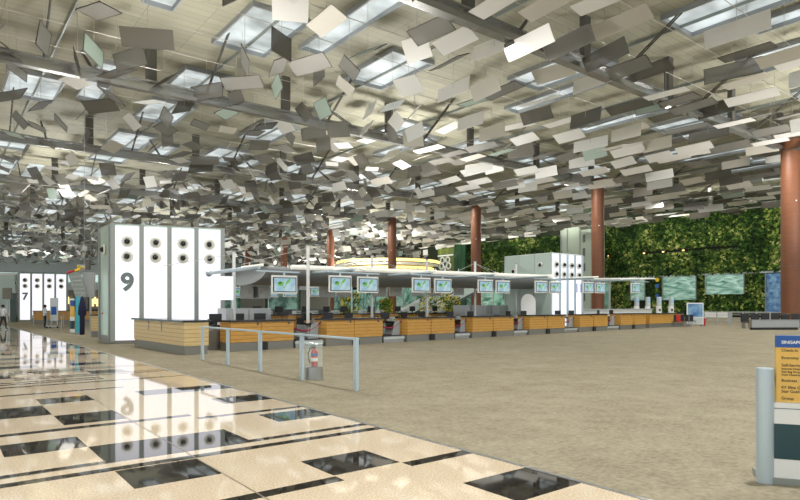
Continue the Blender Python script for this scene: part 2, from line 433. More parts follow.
# ------------------------------------------------------------------ louvres hung on cables
def louvre_mesh(m, L=2.5, W=1.15):
    mb = MB(); mb.box(-W/2, W/2, -L/2, L/2, -.012, .012); return mb.mesh('louvre_panel', m)
def frame_mesh(L=2.5, W=1.15):
    mb = MB(); t = .035
    for x in (-W/2, W/2-t): mb.box(x, x+t, -L/2, L/2, -.022, .022)
    for y in (-L/2, L/2-t): mb.box(-W/2, W/2, y, y+t, -.022, .022)
    return mb
tones = ['pale grey', 'cream', 'grey perforated', 'dark perforated', 'frosted green']
SZ = [(2.5, .95), (1.65, 1.2), (3.0, .88)]
meshes = [[louvre_mesh(LV[i], *s) for s in SZ] for i in range(5)]
frames = [frame_mesh(*s).mesh('edge_frame', M['post']) for s in SZ]
rodm = MB().tube((0, 0, 0), (0, 0, 1), .012, 5).mesh('hanger_rod', M['cable'])
cand = []
rnd = random.Random(5)
HL = 15.0
ROW = 3.1
rows = []
i = 0
u = 3.0
while u < 182:
    rows.append(u); v = -40 + (i % 2)*1.6
    while v < 89.5:
        vv = v+rnd.uniform(-.8, .8); uu = u+rnd.uniform(-.5, .5); z = HL+rnd.uniform(-.55, .35)
        p = hall(vv, uu, z)
        v += 2.45 if u < 75 else 2.0
        if p.y < 8: continue
        x = 400+F*p.x/p.y; y = HY-F*(p.z-H)/p.y
        if x < -120 or x > 920 or y < -70: continue
        if p.y < 60 and rnd.random() < ((.42 if x < 330 else .22) if p.y < 44 else (.24 if x < 300 else .06)): continue
        left = x < 420
        if left: a = rnd.choice([rnd.uniform(55, 100), rnd.uniform(20, 60), rnd.uniform(-70, -20), rnd.uniform(-12, 15)])
        else: a = rnd.choice([rnd.uniform(55, 100), rnd.uniform(12, 40), rnd.uniform(5, 30), rnd.uniform(-30, 10)])
        sz = rnd.choice([0, 1, 1, 1]) if left else rnd.choice([0, 0, 2])
        yaw = rnd.gauss(0, (.45 if left and p.y < 90 else .10))
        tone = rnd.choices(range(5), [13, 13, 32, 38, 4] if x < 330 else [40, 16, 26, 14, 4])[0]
        cand.append((p.y, p, math.radians(a), yaw, sz, tone, x, y, vv, uu))
    u += ROW*rnd.uniform(.92, 1.08); i += 1
for u in [100+3.0*q for q in range(28)]:      # the hall's far end carries a lower second layer
    v = -40+rnd.random()*2
    while v < 88:
        vv = v+rnd.uniform(-.9, .9); uu = u+rnd.uniform(-.9, .9); z = HL-1.9+rnd.uniform(-.9, .6); v += 2.9
        p = hall(vv, uu, z); x = 400+F*p.x/p.y; y = HY-F*(p.z-H)/p.y
        if x < -60 or x > 470: continue
        cand.append((p.y, p, math.radians(rnd.choice([rnd.uniform(50, 110), rnd.uniform(-40, 40)])), rnd.gauss(0, .3), rnd.choice([0, 1]), rnd.choices(range(5), [34, 20, 28, 14, 4])[0], x, y, vv, uu))
cand.sort(key=lambda c: c[0])
inview = [c for c in cand if -25 < c[6] < 825 and c[7] > -18]
indiv = set(id(c) for c in inview[:300])
rest = MB()
def zone(v, u):
    if v < 4.8: return 'above the polished stone walkway'
    if v < 24: return 'above the open carpet beside the walkway'
    if v < 45: return 'above the check-in counters'
    if v < 62: return 'close to the row of brown columns'
    return 'between the brown columns and the planted wall'
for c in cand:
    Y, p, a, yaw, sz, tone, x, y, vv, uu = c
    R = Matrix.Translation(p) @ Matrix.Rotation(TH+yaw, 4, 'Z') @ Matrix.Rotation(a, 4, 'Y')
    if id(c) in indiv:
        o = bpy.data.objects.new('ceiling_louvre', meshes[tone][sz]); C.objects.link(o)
        o.matrix_world = R
        deg = abs(math.degrees(a)); td = 'hanging almost upright' if deg > 55 else ('steeply tilted' if deg > 22 else 'lying almost level')
        shp = ['oblong', 'short, nearly square', 'long'][sz]
        lb = '%s %s louvre %s %s' % (shp, tones[tone], td, zone(vv, uu))
        tag(o, lb, 'louvre', 'the %s louvres %s %s' % (shp+' '+tones[tone], td, zone(vv, uu)))
        if Y < 48:
            if tone >= 2:
                f = bpy.data.objects.new('edge_frame', frames[sz]); C.objects.link(f); f.parent = o
            h = bpy.data.objects.new('hanger_rod', rodm); C.objects.link(h); h.parent = o
            h.matrix_parent_inverse = Matrix.Identity(4)
            h.matrix_basis = R.inverted() @ Matrix.Translation(p) @ Matrix.Diagonal((1, 1, HR-p.z, 1))
    else:
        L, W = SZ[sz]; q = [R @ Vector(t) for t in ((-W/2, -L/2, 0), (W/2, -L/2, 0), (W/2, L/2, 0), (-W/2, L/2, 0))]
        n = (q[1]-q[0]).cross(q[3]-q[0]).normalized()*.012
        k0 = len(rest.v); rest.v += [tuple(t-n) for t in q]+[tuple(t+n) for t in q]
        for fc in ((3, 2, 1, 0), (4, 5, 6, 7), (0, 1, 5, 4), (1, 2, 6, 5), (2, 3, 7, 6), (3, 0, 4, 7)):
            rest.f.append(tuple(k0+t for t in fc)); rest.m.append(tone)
o = rest.build('distant_louvres', LV); tag(o, 'dense layer of small tilted metal louvres far down the hall', 'louvres'); o['kind'] = 'stuff'
for u in rows:
    p = hall(20, u)
    if u > 100: continue
    for dz, du in ((0.0, 0),):
        o = MB().tube((-40, u+du, HL+.85), (92.5, u+du, HL+.85), .018, 5).build('louvre_cable', M['cable'], rz=TH)
        tag(o, 'thin steel cable stretched across the hall carrying ceiling louvres', 'cable', 'cables that carry the ceiling louvres')

# ------------------------------------------------------------------ brown columns
nm = ['beside the steel planter box', 'behind the far end of the check-in row', 'between the emblem screen and the white lift shaft',
      'rising in front of the amber lit balcony', 'left of the amber lit balcony', 'third beyond the amber balcony', 'farthest, slim behind the blank light sign']
for k in range(7):
    u = 20.0+k*18.1; p = hall(57.2, u)
    cx_, ch_ = [(791.5, 158), (597.7, 121), (476, 101), (392.2, 84), (330.5, 73.5), (284, 65.5), (248, 59)][k]
    p = at(cx_, 13.3*F/ch_); rc_ = .78 if k == 0 else .66
    t = thing('column', 'tall round rust-brown column ' + nm[k], 'column', p, 0, )
    c = MB(); c.lathe([(rc_, 0), (rc_, 15.6)], 32); c.build('shaft', M['column'], t, smooth=False)
    c = MB(); c.lathe([(rc_+.015, 5.0), (rc_+.015, 5.03)], 32); c.build('joint_ring', M['post'], t)
    MB().lathe([(rc_+.08, 0), (rc_+.08, .25)], 32).build('base_ring', M['steel'], t)
    MB().lathe([(.06, .70), (.06, .78)], 10, axis='y', c=(-.1, 0, 10.4)).build('lamp_stud', M['white'], t)

# ------------------------------------------------------------------ perimeter walls
WV = 93.0
struct(MB().box(WV+.6, WV+1.2, -20, 190, 0, 18).build('wall_right', M['ivy_back'], rz=TH))
e = MB(); e.box(-60, 94, 188, 188.5, 0, 18)
struct(e.build('wall_back', M['lgrey'], rz=TH))
g = MB()
for k in range(22): g.box(-58+k*7, -58+k*7+6.6, 187.7, 187.9, .5, 10.6, 0)
g = struct(g.build('window_500', M['facade'], rz=TH)); g.name = 'window_%d' % (wn+1)
fb = MB()
for k in range(22): fb.box(-58.4+k*7, -58+k*7, 187.5, 187.8, 0, 10.8)
for z in (0, 3.5, 7.0, 10.5): fb.box(-58, 94, 187.5, 187.8, z, z+.25)
fb.build('window_frame', M['mullion'], g)
# planted wall
def leaves(u0, u1, z0, z1, n, size, rnd, skip=None, depth=.7):
    mb = MB()
    for _ in range(n):
        u = rnd.uniform(u0, u1); z = rnd.uniform(z0, z1)
        if skip and skip(u, z): continue
        c = Vector((WV+.45-rnd.random()**2*depth, u, z)); s = size*rnd.uniform(.6, 1.5)
        a = rnd.uniform(0, 2*pi); nrm = Vector((-1, rnd.uniform(-.8, .8), rnd.uniform(-.3, 1.0))).normalized()
        x = nrm.orthogonal().normalized(); y = nrm.cross(x)
        x, y = x*math.cos(a)+y*math.sin(a), y*math.cos(a)-x*math.sin(a)
        mb.quad([c+x*s, c+y*s*.55-x*s*.1, c-x*s, c-y*s*.55+x*.1*s])
    return mb
ua, ub = wall_u(590), wall_u(464)
slot0, slot1 = wall_u(738), wall_u(641)
rnd = random.Random(9)
sk = lambda u, z: slot0 < u < slot1 and 10.1 < z < 10.75
tag(leaves(12, ua, 6.5, 15.6, 24000, .30, rnd, sk).build('climbing_plants', M['ivy'], rz=TH), 'dense green and yellow planting covering the tall wall near the steel planter box', 'plants')['kind'] = 'stuff'
tag(leaves(wall_u(561), ub, 3.0, 15.0, 17000, .32, rnd).build('climbing_plants', M['ivy'], rz=TH), 'planting on the wall behind the white lift tower and far column', 'plants')['kind'] = 'stuff'
b = MB(); b.box(WV+.1, WV+.5, slot0, slot1, 10.05, 10.15); b.box(WV+.1, WV+.5, slot0, slot1, 10.7, 10.8)
o = b.build('planter_ledge', M['black']); o.rotation_euler.z = TH; tag(o, 'dark horizontal maintenance ledge cut into the planted wall', 'ledge')
for k in range(5):
    MB().box(WV-.0, WV+.15, slot0+8+k*3.3, slot0+8.3+k*3.3, 10.3, 10.5).build('lamp', M['warm'], o)
# lower glazed band: water panes, dark openings, ivy gaps
tag(MB().box(WV+.1, WV+.35, 12, ub, 6.35, 6.6).build('glass_top_rail', M['lgrey'], rz=TH), 'long pale rail capping the glass under the planted wall', 'rail')
tag(MB().box(WV-.25, WV+.05, 12, wall_u(700), .35, .6).build('foot_rail', M['post'], rz=TH), 'low dark rail running along the foot of the planted wall', 'rail')
def pane(x0, x1, z0, z1, name, m, label, cat, dv=0.0, fr=True):
    ua_, ub_ = wall_u(x1), wall_u(x0)
    t = thing(name, label, cat, hall(WV+dv, (ua_+ub_)/2, 0), TH)
    hw = (ub_-ua_)/2
    n = max(2, int(hw)) ; mb = MB()
    for i in range(n):      # slightly faceted and bowed sheets
        a0 = -hw+2*hw*i/n; a1 = -hw+2*hw*(i+1)/n
        c0 = .25*math.cos(pi*a0/hw/2); c1 = .25*math.cos(pi*a1/hw/2)
        mb.prism([(-c0+.06, a0), (-c1+.06, a1), (.1, a1), (.1, a0)][::-1], z0, z1)
    mb.build('water_sheet' if m is M['water'] else 'glass_sheet', m, t)
    if fr: [MB().box(-.2, .12, q-.04, q+.04, z0, z1+.1).build('side_post', M['mullion'], t) for q in (-hw-.04, hw+.04)]
    return t
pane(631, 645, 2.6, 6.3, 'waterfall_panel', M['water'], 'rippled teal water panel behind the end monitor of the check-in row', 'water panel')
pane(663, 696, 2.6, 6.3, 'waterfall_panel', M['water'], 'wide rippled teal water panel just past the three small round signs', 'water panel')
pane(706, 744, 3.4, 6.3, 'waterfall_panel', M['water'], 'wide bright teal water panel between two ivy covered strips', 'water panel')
pane(766, 783, .7, 6.2, 'blue_reflection_pane', M['poster'], 'glass panel with painted blue tower reflection next to the large brown column', 'glass panel')  # blue colour paints in the tower's reflection on the glass
for (a, b_, z0, z1, lab) in ((697, 705, .6, 6.3, 'narrow ivy strip between the two widest teal water panels'), (745, 765, .6, 6.3, 'ivy strip beside the glass panel with painted blue reflection'),
                        (707, 744, .6, 3.3, 'low ivy bed under the bright teal water panel'), (663, 696, .6, 2.5, 'low ivy bed behind the self-service kiosks'), (610, 631, .6, 6.3, 'ivy patch behind the last hanging monitors'), (646, 662, .6, 6.3, 'dark ivy strip carrying three small round signs')):
    u0_, u1_ = wall_u(b_), wall_u(a)
    tag(leaves(u0_, u1_, z0, z1, int((u1_-u0_)*(z1-z0)*28), .30, rnd).build('ivy', M['ivy'], rz=TH), lab, 'ivy')['kind'] = 'stuff'
for k, (zz, mm, cl) in enumerate(((5.9, M['gold'], 'yellow'), (4.9, M['blue'], 'upper blue'), (3.3, M['blue'], 'lower blue'))):
    p = hall(WV-.4, wall_u(658.5), zz)
    o = MB().lathe([(.32, -.04), (.32, .04)], 20, axis='y').build('round_sign', mm, loc=p, rz=TH-pi/2); tag(o, 'small round %s sign on the dark ivy strip' % cl, 'sign')
    MB().box(-.04, .04, .03, .5, -.04, .04).build('bracket', M['post'], o)
tag(MB().box(WV-3.5, WV-3.2, wall_u(742), wall_u(702), 0, .75).build('low_white_wall', M['white'], rz=TH), 'low white kerb wall behind the railing', 'low wall')

# green glass shopfront wall seen under the canopy (x 230 - 610)
rnd = random.Random(4); px = 330
names = 0
while px < 606:
    wdt = rnd.choice([12, 16, 22]); tt = rnd.random()
    u0_, u1_ = wall_u(px+wdt-1.0, 90), wall_u(px, 90)
    names += 1
    wtag = 'lower green glass shopfront bay, %s from the amber balcony end' % (ORD+['seventeenth', 'eighteenth', 'nineteenth', 'twentieth'])[names-1]
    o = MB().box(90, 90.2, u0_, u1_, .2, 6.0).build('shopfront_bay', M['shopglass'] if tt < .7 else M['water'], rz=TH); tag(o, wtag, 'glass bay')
    MB().box(89.9, 90.3, u0_-.15, u0_, 0, 6.3).build('side_post', M['lgrey'], o)
    px += wdt
# emblem screen and hanging green glass
t = thing('glass_screen', 'tall olive and dark green glass screen with a white flower emblem', 'screen', hall(88, wall_u(452, 88)), TH)
u0_, u1_, uc = wall_u(465.5, 88), wall_u(438, 88), wall_u(452, 88); um = wall_u(454, 88)
MB().box(0, .3, um-uc, u1_-uc, 0, 14.2).build('olive_glass', M['curtain'], t)
MB().box(0, .3, u0_-uc, um-uc-.05, 0, 15.2).build('dark_green_glass', M['curtain2'], t)
MB().box(-.1, 0, um-uc+.3, u1_-uc, 12.5, 12.75).build('top_bar', M['white'], t)
em = MB(); ue = wall_u(445.5, 88)-uc
for (dy, dz) in ((.85, 11.6), (-.85, 11.6), (1.15, 10.3), (-1.15, 10.3), (0, 10.8)):
    r = .62; em.path([(-.15, ue+dy+r*math.cos(a*pi/8), dz+r*math.sin(a*pi/8)) for a in range(17)], .17, 6)
em.path([(-.15, ue, 10.2), (-.15, ue, 8.0)], .25, 6); em.path([(-.15, ue-.9, 7.9), (-.15, ue, 8.8), (-.15, ue+.9, 7.9)], .25, 6)
em.build('flower_emblem', M['white'], t)
# amber balcony: curved slab, glowing cove, ribbed screen
bc = at(388, 122)
t = thing('balcony', 'curved mezzanine balcony with amber cove lighting and cream ribbed screen', 'balcony', bc, 0)
def arc(r, z, a0=185, a1=355, n=28, sx=.98): return [(sx*r*math.cos(math.radians(a0+(a1-a0)*i/n)), .9*r*math.sin(math.radians(a0+(a1-a0)*i/n))+2, z) for i in range(n+1)]
sl = MB(); sl.prism([p[:2] for p in arc(10.5, 0)], 9.7, 10.1); sl.build('slab', M['white'], t)
MB().path(arc(10.6, 10.55), .30, 8).build('cove_light', M['amber'], t)
MB().path(arc(9.4, 9.2), .26, 8).build('cove_light', M['amber'], t)
rb = MB()
for i, p in enumerate(arc(9.2, 0, n=46)): rb.box(p[0]-.1, p[0]+.1, p[1]-.1, p[1]+.1, 5.6, 9.3)
for z in (5.7, 6.6, 7.5, 8.5): rb.path(arc(9.2, z), .12, 6)
rb.build('ribbed_screen', M['cream'], t)
bp_ = MB(); bp_.prism([p[:2] for p in arc(8.8, 0)], 5.5, 9.4); bp_.build('back_panel', M['cream'], t)
# amber panel fronts and escalators below
for k, px in enumerate((398, 419)):
    t = thing('escalator', ['escalator with glass sides rising below the balcony, nearer the ticketing tower', 'escalator with glass sides rising below the balcony, nearer the emblem screen'][k], 'escalator', at(px, 66, 0), math.radians(12))
    for q in (-.6, .6):
        MB().prism([(0, 0), (6.5, 0), (6.5, .08), (0, .08)], 0, .01).build('base_strip', M['steel'], t, loc=(0, q, 0))
        g_ = MB(); g_.v = [(0, q, .1), (6.5, q, 3.4), (6.5, q, 4.3), (0, q, 1.0), (0, q+.05, .1), (6.5, q+.05, 3.4), (6.5, q+.05, 4.3), (0, q+.05, 1.0)]
        g_.f = [(0, 1, 2, 3), (7, 6, 5, 4), (0, 4, 5, 1), (1, 5, 6, 2), (2, 6, 7, 3), (3, 7, 4, 0)]; g_.m = [0]*6
        g_.build('balustrade', M['glassgreen'], t)
        MB().path([(0, q, 1.05), (6.5, q, 4.35)], .09, 6).build('handrail', M['white'], t)
    st = MB()
    for i in range(16): st.box(i*.4, i*.4+.42, -.55, .55, .0+i*.2, .2+i*.2)
    st.build('steps', M['dgrey'], t)
# pale lift shaft with dark slots
u0_, u1_ = wall_u(592.5, 86), wall_u(561, 86)
t = thing('lift_shaft', 'tall pale green glass lift shaft with a line of dark slots', 'lift shaft', hall(86, (u0_+u1_)/2), TH); hw = (u1_-u0_)/2
MB().box(0, 3.5, -hw, hw, 0, 15).build('glass_body', M['shaftglass'], t)
for yy in (-hw, -hw*.25, hw*.55, hw-.2): MB().box(-.15, 0, yy, yy+.22, 0, 15).build('mullion', M['mullion'], t)
for z in (2.5, 5, 7.5, 10, 12.3): MB().box(-.1, 0, -hw*.55, -hw*.42, z, z+1.3).build('slot', M['dgrey'], t)

# ------------------------------------------------------------------ number towers
def spot(parent, x, z, y=-.06):
    d = MB().lathe([(.25, 0), (.24, .05), (.16, .07), (.15, .03)], 20, axis='y', c=(0, 0, 0)).build('spotlight', M['dish'], parent, loc=(x, y, z), smooth=False)
    MB().lathe([(.08, -.02), (.11, .03), (.115, .06), (.09, .11), (.04, .12)], 14, axis='y').build('lens', M['lens'], d, loc=(random.uniform(-.02, .02), -.03, 0), smooth=True)
def tower(label, A, ang, W, side, number=None, Ht=5.18, npan=4, spots=True, sidespots=((.5, 4.15),), low=.66):
    t = thing('check_in_tower', label, 'tower', A, ang)
    fp = [(0, 0), (W, 0), (W+side[0], side[1]), side]
    body = MB(); body.prism(fp, .35, Ht); body.build('glass_body', M['glassgreen'], t)
    MB().prism([(-.03, -.03), (W+.03, -.03), (W+side[0]+.03, side[1]+.03), (side[0]-.03, side[1]+.03)], 0, .35).build('plinth', M['plinth'], t)
    gap = .19; pw = (W-.19*(npan+1))/npan
    for i in range(npan+1):
        x = i*(pw+gap); MB().box(x, x+gap, -.10, 0, .1, Ht+.03).build('mullion', M['mullion'], t)
    for i in range(npan):
        x = gap+i*(pw+gap); MB().box(x, x+pw, -.06, 0, .16 if i == 0 else low, Ht-.06).build('light_panel', M['light'], t)
        if spots:
            for z in (4.45, 3.80): spot(t, x+pw/2, z)
    # left side: posts and a glazed strip
    sv = Vector((side[0], side[1])); L = sv.length; d = sv/L; nrm = Vector((-d.y, d.x))
    for q in (0.0, .97): 
        p0 = d*(L*q); MB().prism([tuple(p0+nrm*.08), tuple(p0), tuple(p0+d*.12), tuple(p0+d*.12+nrm*.08)], .1, Ht).build('mullion', M['mullion'], t)
    for q, z in sidespots:
        p0 = d*(L*q)+nrm*.04; s_ = MB().lathe([(.25, 0), (.24, .05), (.16, .07), (.15, .03)], 20, axis='y').build('spotlight', M['dish'], t, loc=(p0.x, p0.y, z), rz=math.atan2(nrm.y, nrm.x)+pi/2)
        MB().lathe([(.09, -.02), (.13, .05), (.05, .15)], 14, axis='y').build('lens', M['lens'], s_, loc=(0, -.03, 0))
    if number:
        text('numeral', number, 1.06, M['numeral'], t, (gap+pw/2, -.075, 2.34), ext=.006, align='CENTER', bold=.040)
    MB().prism([(a[0], a[1]) for a in fp], Ht, Ht+.05).build('cap', M['mullion'], t)
    return t
A9 = at(110.5, 25.9)
t9 = tower('white lit tower marked with the numeral nine beside the walkway', A9, math.radians(22), 4.75, (-.55, 1.93), '9')
MB().lathe([(.035, 0), (.035, .02)], 10, axis='y').build('alarm_button', M['red'], t9, loc=(-.42, 1.4, 1.32))
A7 = at(18, 64.5)
tower('white lit tower marked with the numeral seven, distant', A7, math.radians(22), 4.75, (-.55, 2.4), '7')
# third tower: its lit face turned away from the walkway
def tower_far():
    A = at(551.5, 40.2); t = thing('check_in_tower', 'pale green glass tower with lit strips standing behind the check-in row', 'tower', A, TH)
    W, D = 3.4, 4.2; Ht = 5.2
    MB().box(0, W, 0, D, 0, Ht).build('glass_body', M['glassgreen'], t)
    for i in range(4):
        x = .1+i*.84; MB().box(x, x+.6, -.05, 0, .3, Ht-.05).build('light_panel', M['light'], t)
        MB().box(x+.62, x+.80, -.1, 0, 0, Ht).build('mullion', M['poster'] if False else M['rail'], t)
        for z in (4.45, 3.8): spot(t, x+.3, z)
    for y, z in ((.9, 4.45), (3.3, 4.1)):
        s_ = MB().lathe([(.20, 0), (.2, .05), (.13, .07)], 16, axis='y').build('spotlight', M['dish'], t, loc=(-.02, y, z), rz=-pi/2)
        MB().lathe([(.09, -.02), (.13, .05), (.05, .15)], 14, axis='y').build('lens', M['lens'], s_, loc=(0, -.03, 0))
    for y in (0.02, 1.4, 2.8, 4.1): MB().box(-.04, 0, y, y+.05, 0, Ht).build('mullion', M['lgrey'], t)
    text('numeral', '11', .9, M['blue'], t, (2.95, -.06, 2.6), ext=.006, align='CENTER')
    MB().box(0, W, 0, D, Ht, Ht+.04).build('cap', M['white'], t)
tower_far()

# ------------------------------------------------------------------ check-in desks
def desk(label, loc, rz, W, D=.85, topH=1.13, m='wood', over=.06, group='check-in desks', gap=0, back_over=.0):
    t = thing('check_in_desk', label, 'desk', loc, rz)
    MB().box(0, W, .02, D, .32, topH-.06).build('body', M[m], t)
    MB().box(0, W, .05, D, 0, .32).build('plinth', M['plinth'], t)
    MB().box(-over*.5, W+over*.5, -over, D+back_over, topH-.06, topH).build('counter_top', M['granite_top'], t)
    MB().box(W*.80, W*.80+.07, -.005, .02, topH-.19, topH-.09).build('lock_plate', M['dgrey'], t)
    return t
pairs = [(231, 294), (327, 383), (408, 455), (473, 514), (530, 565), (580, 608), (621, 646)]
mon_proto = None
def desk_kit(par, W, i):
    pass
computers = 0
for i, (a, b) in enumerate(pairs):
    s0, s1 = s_of(a), s_of(b); wd = (s1-s0)/2
    for h in (0, 1):
        s = s0+h*(wd+.0)
        desk('honey wood desk with black top, %s half of the %s pair from tower 9' % (['near', 'far'][h], ORD[i]), isl(s+(.02 if h else 0), 0), ISL, wd-.02)
    # black block painting in the shaded gap between the two plinths
    rc = MB().box(-.16, .16, -.03, .04, .02, .30).build('plinth_gap_shade', M['black'], loc=isl((s0+s1)/2, 0), rz=ISL); tag(rc, 'black block for the shaded floor gap in the middle of the %s desk pair' % ORD[i], 'recess')
    st = MB().box(-.08, .08, -.012, .02, .33, 1.06).build('cover_strip', M['wood'], loc=isl((s0+s1)/2, 0), rz=ISL); tag(st, 'upright wood cover strip joining the %s pair of desks' % ORD[i], 'strip')
# last single desk and its neighbour
s = s_of(650); desk('long honey wood desk closing the far end of the check-in row', isl(s, 0), ISL, s_of(684)-s, topH=1.10)
# number-9 end desk lying along the walkway
pA = at(134, gz(346.5)); pB = at(184, gz(355.2)); d = pB-pA
L9 = d.length; rz9 = math.atan2(d.y, d.x)
t = thing('check_in_desk', 'pale wood desk with black top set crosswise in front of tower 9', 'desk', pA, rz9)
MB().box(0, L9, 0, .85, .30, 1.10).build('body', M['wood_pale'], t)
MB().box(.03, L9-.02, .03, .82, 0, .30).build('plinth', M['plinth'], t)
MB().box(-.12, L9+.05, -.08, .93, 1.10, 1.17).build('counter_top', M['granite_top'], t)
for q in (.33, .6): MB().box(L9*q, L9*q+.03, -.03, .01, .75, 1.1).build('pull_handle', M['steel'], t)
gc = thing('low_cabinet', 'low grey steel cabinet between the crosswise desk and the first desk pair', 'cabinet', at(207.5, 22.3), ISL)
MB().box(0, .92, 0, .6, 0, .74).build('body', M['plinth'], gc); MB().box(.45, .47, -.01, 0, .05, .7).build('door_gap', M['dgrey'], gc)
# desk left of tower 9 and the desks at tower 7
desk('pale wood desk beyond tower 9 beside the queue frames', at(91, 31.8), math.radians(8), 2.0, m='wood_pale', topH=1.2)
p = at(33, 58.0)
desk('honey wood desk with black top along the foot of tower 7', p, math.radians(18), 5.6, topH=1.2)

# ------------------------------------------------------------------ baggage scales and ropes between pairs
gaps = [(294, 327), (383, 408), (455, 473), (514, 530), (565, 580), (608, 621)]
def belt(label, s0, s1):
    W = s1-s0; t = thing('baggage_scale', label, 'baggage scale', isl(s0+.1, .12), ISL)
    W -= .2
    MB().box(.05, W-.05, 0, 2.6, 0, .28).build('base', M['steel'], t)
    MB().box(.12, W-.12, .05, 2.55, .28, .32).build('belt', M['black'], t)
    MB().box(.02, W-.02, -.03, .0, .16, .24).build('front_bar', M['lgrey'], t)
    g_ = MB(); x = W*.60
    g_.v = [(x, .3, .3), (W-.03, .3, .3), (W-.03, .3, .98), (x+.22, .3, .92), (x, .36, .3), (W-.03, .36, .3), (W-.03, .36, .98), (x+.22, .36, .92)]
    g_.f = [(0, 1, 2, 3), (7, 6, 5, 4), (0, 4, 5, 1), (1, 5, 6, 2), (2, 6, 7, 3), (3, 7, 4, 0)]; g_.m = [0]*6
    g_.build('side_guard', M['grey'], t)
    MB().box(W*.1, W*.8, 2.55, 2.7, .3, 1.0).build('end_cover', M['dgrey'], t)
    return t
for i, (a, b) in enumerate(gaps):
    s0, s1 = s_of(a), s_of(b)
    belt('steel baggage scale with black belt between the %s and %s desk pairs' % (ORD[i], ORD[i+1]), s0, s1)
    n = 12; W = s1-s0
    pts = [(W*k/n, .45, .98-.34*(1-((2*k/n)-1)**2)) for k in range(n+1)]
    o = MB().path(pts, .035, 7).build('rope_barrier', M['rope'], loc=isl(s0, 0), rz=ISL, smooth=True); tag(o, 'sagging crimson rope closing the gap between the %s and %s desk pairs' % (ORD[i], ORD[i+1]), 'rope')
    MB().box(-.03, .05, .42, .48, .93, 1.03).build('hook', M['steel'], o); MB().box(W-.05, W+.03, .42, .48, .93, 1.03).build('hook', M['steel'], o)

# ------------------------------------------------------------------ equipment on and behind the desks
def pc(loc, rz, label):
    t = thing('computer_monitor', label, 'computer', loc, rz)
    MB().box(-.12, .12, -.1, .1, 0, .02).build('base', M['black'], t); MB().box(-.03, .03, -.02, .02, .02, .16).build('stand', M['black'], t)
    MB().box(-.24, .24, -.03, .03, .12, .45).build('display', M['black'], t, bevel=.01); return t
pc0 = None; pr0 = None
def printer(loc, rz, label):
    t = thing('ticket_printer', label, 'printer', loc, rz)
    MB().box(-.18, .18, -.2, .2, 0, .2).build('case', M['lgrey'], t, bevel=.02); MB().box(-.12, .12, -.205, -.19, .09, .12).build('paper_slot', M['black'], t); return t
sd = isl
# a low staff counter stands behind each pair; machines stand on it
for i, (a, b) in enumerate(pairs):
    s0, s1 = s_of(a), s_of(b); Wd = s1-s0
    o = thing('staff_counter', 'low dark staff counter standing behind the %s desk pair' % ORD[i], 'counter', isl(s0+.1, 1.7), ISL)
    MB().box(0, Wd-.2, 0, .7, .84, .9).build('worktop', M['granite_top'], o); 
    for q in (0, Wd-.26): MB().box(q, q+.06, .02, .68, 0, .84).build('end_panel', M['grey'], o)
    MB().box(.06, Wd-.26, .62, .68, .1, .84).build('back_panel', M['grey'], o)
    n = 5 if i < 3 else 4
    for k in range(n):
        loc = isl(s0+.1+(Wd-.2)*(k+.5)/n, 2.0+random.uniform(-.08, .08), .9)
        lab = '%s from the near end behind the %s desk pair' % (ORD[k], ORD[i])
        if k % 2 == 0: c_ = pc(loc, ISL+random.uniform(-.3, .3), 'black computer display, %s' % lab)
        else: c_ = printer(loc, ISL+random.uniform(-.2, .2), 'pale grey ticket printer, %s' % lab)
    for k in range(2):
        ch = thing('office_chair', 'black office chair, %s behind the %s desk pair' % (['nearer one', 'farther one'][k], ORD[i]), 'chair', isl(s0+Wd*(.3+.45*k), 3.1), ISL+random.uniform(-.4, .4))
        MB().box(-.22, .22, -.22, .22, .45, .53).build('seat', M['black'], ch, bevel=.03); MB().box(-.2, .2, .2, .26, .58, 1.12).build('backrest', M['black'], ch, bevel=.03)
        MB().tube((0, 0, .05), (0, 0, .45), .03).build('post', M['dgrey'], ch)
        MB().box(-.03, .03, .22, .25, .45, .62).build('back_bracket', M['dgrey'], ch)
        MB().box(-.28, .28, -.03, .03, 0, .06).box(-.03, .03, -.28, .28, 0, .06).build('foot_cross', M['dgrey'], ch)
# rear desks, mirrored row
rear = [(200, 238), (255, 288), (296, 322), (326, 352), (362, 388), (398, 420), (430, 448)]
for i, (a, b) in enumerate(rear):
    s0, s1 = s_of(a, 9), s_of(b, 9)
    o = desk('wood desk in the rear check-in row, %s from the tower 9 end' % ORD[i], isl(s0, 9), ISL, s1-s0, topH=1.18)
    n = 3
    for k in range(n):
        loc = isl(s0+(s1-s0)*(k+.5)/n, 9.4, 1.18)
        if (k+i) % 2: pc(loc, ISL+random.uniform(-.3, .3), 'black display on the %s rear desk, %s along it' % (ORD[i], ORD[k]))
        else: printer(loc, ISL, 'pale printer on the %s rear desk, %s along it' % (ORD[i], ORD[k]))
# steel service cabinets and pale block counter
o = thing('service_cabinet', 'wide stainless steel cabinet block behind the fourth desk pair', 'cabinet', isl(s_of(465, 5), 5), ISL)
Wc = s_of(508, 5)-s_of(465, 5)
MB().box(0, Wc, 0, 1.0, 0, 1.7).build('body', M['steel'], o)
for k in range(1, 5): MB().box(Wc*k/5-.01, Wc*k/5+.01, -.01, 0, .1, 1.65).build('door_gap', M['dgrey'], o)
o = thing('service_cabinet', 'grey steel cabinet standing behind the blank light sign', 'cabinet', isl(s_of(226, 4), 4), ISL)
MB().box(0, 2.2, 0, .8, 0, 1.55).build('body', M['steel'], o); MB().box(1.08, 1.11, -.01, 0, .1, 1.5).build('door_gap', M['dgrey'], o)
o = thing('white_counter', 'long low white counter running behind the last desk pairs', 'counter', isl(s_of(574, 3), 3), ISL)
Wc = s_of(652, 3)-s_of(574, 3)
MB().box(0, Wc, 0, .7, 0, 1.35).build('body', M['white'], o); MB().box(-.05, Wc+.05, -.1, .8, 1.35, 1.42).build('top', M['lgrey'], o)
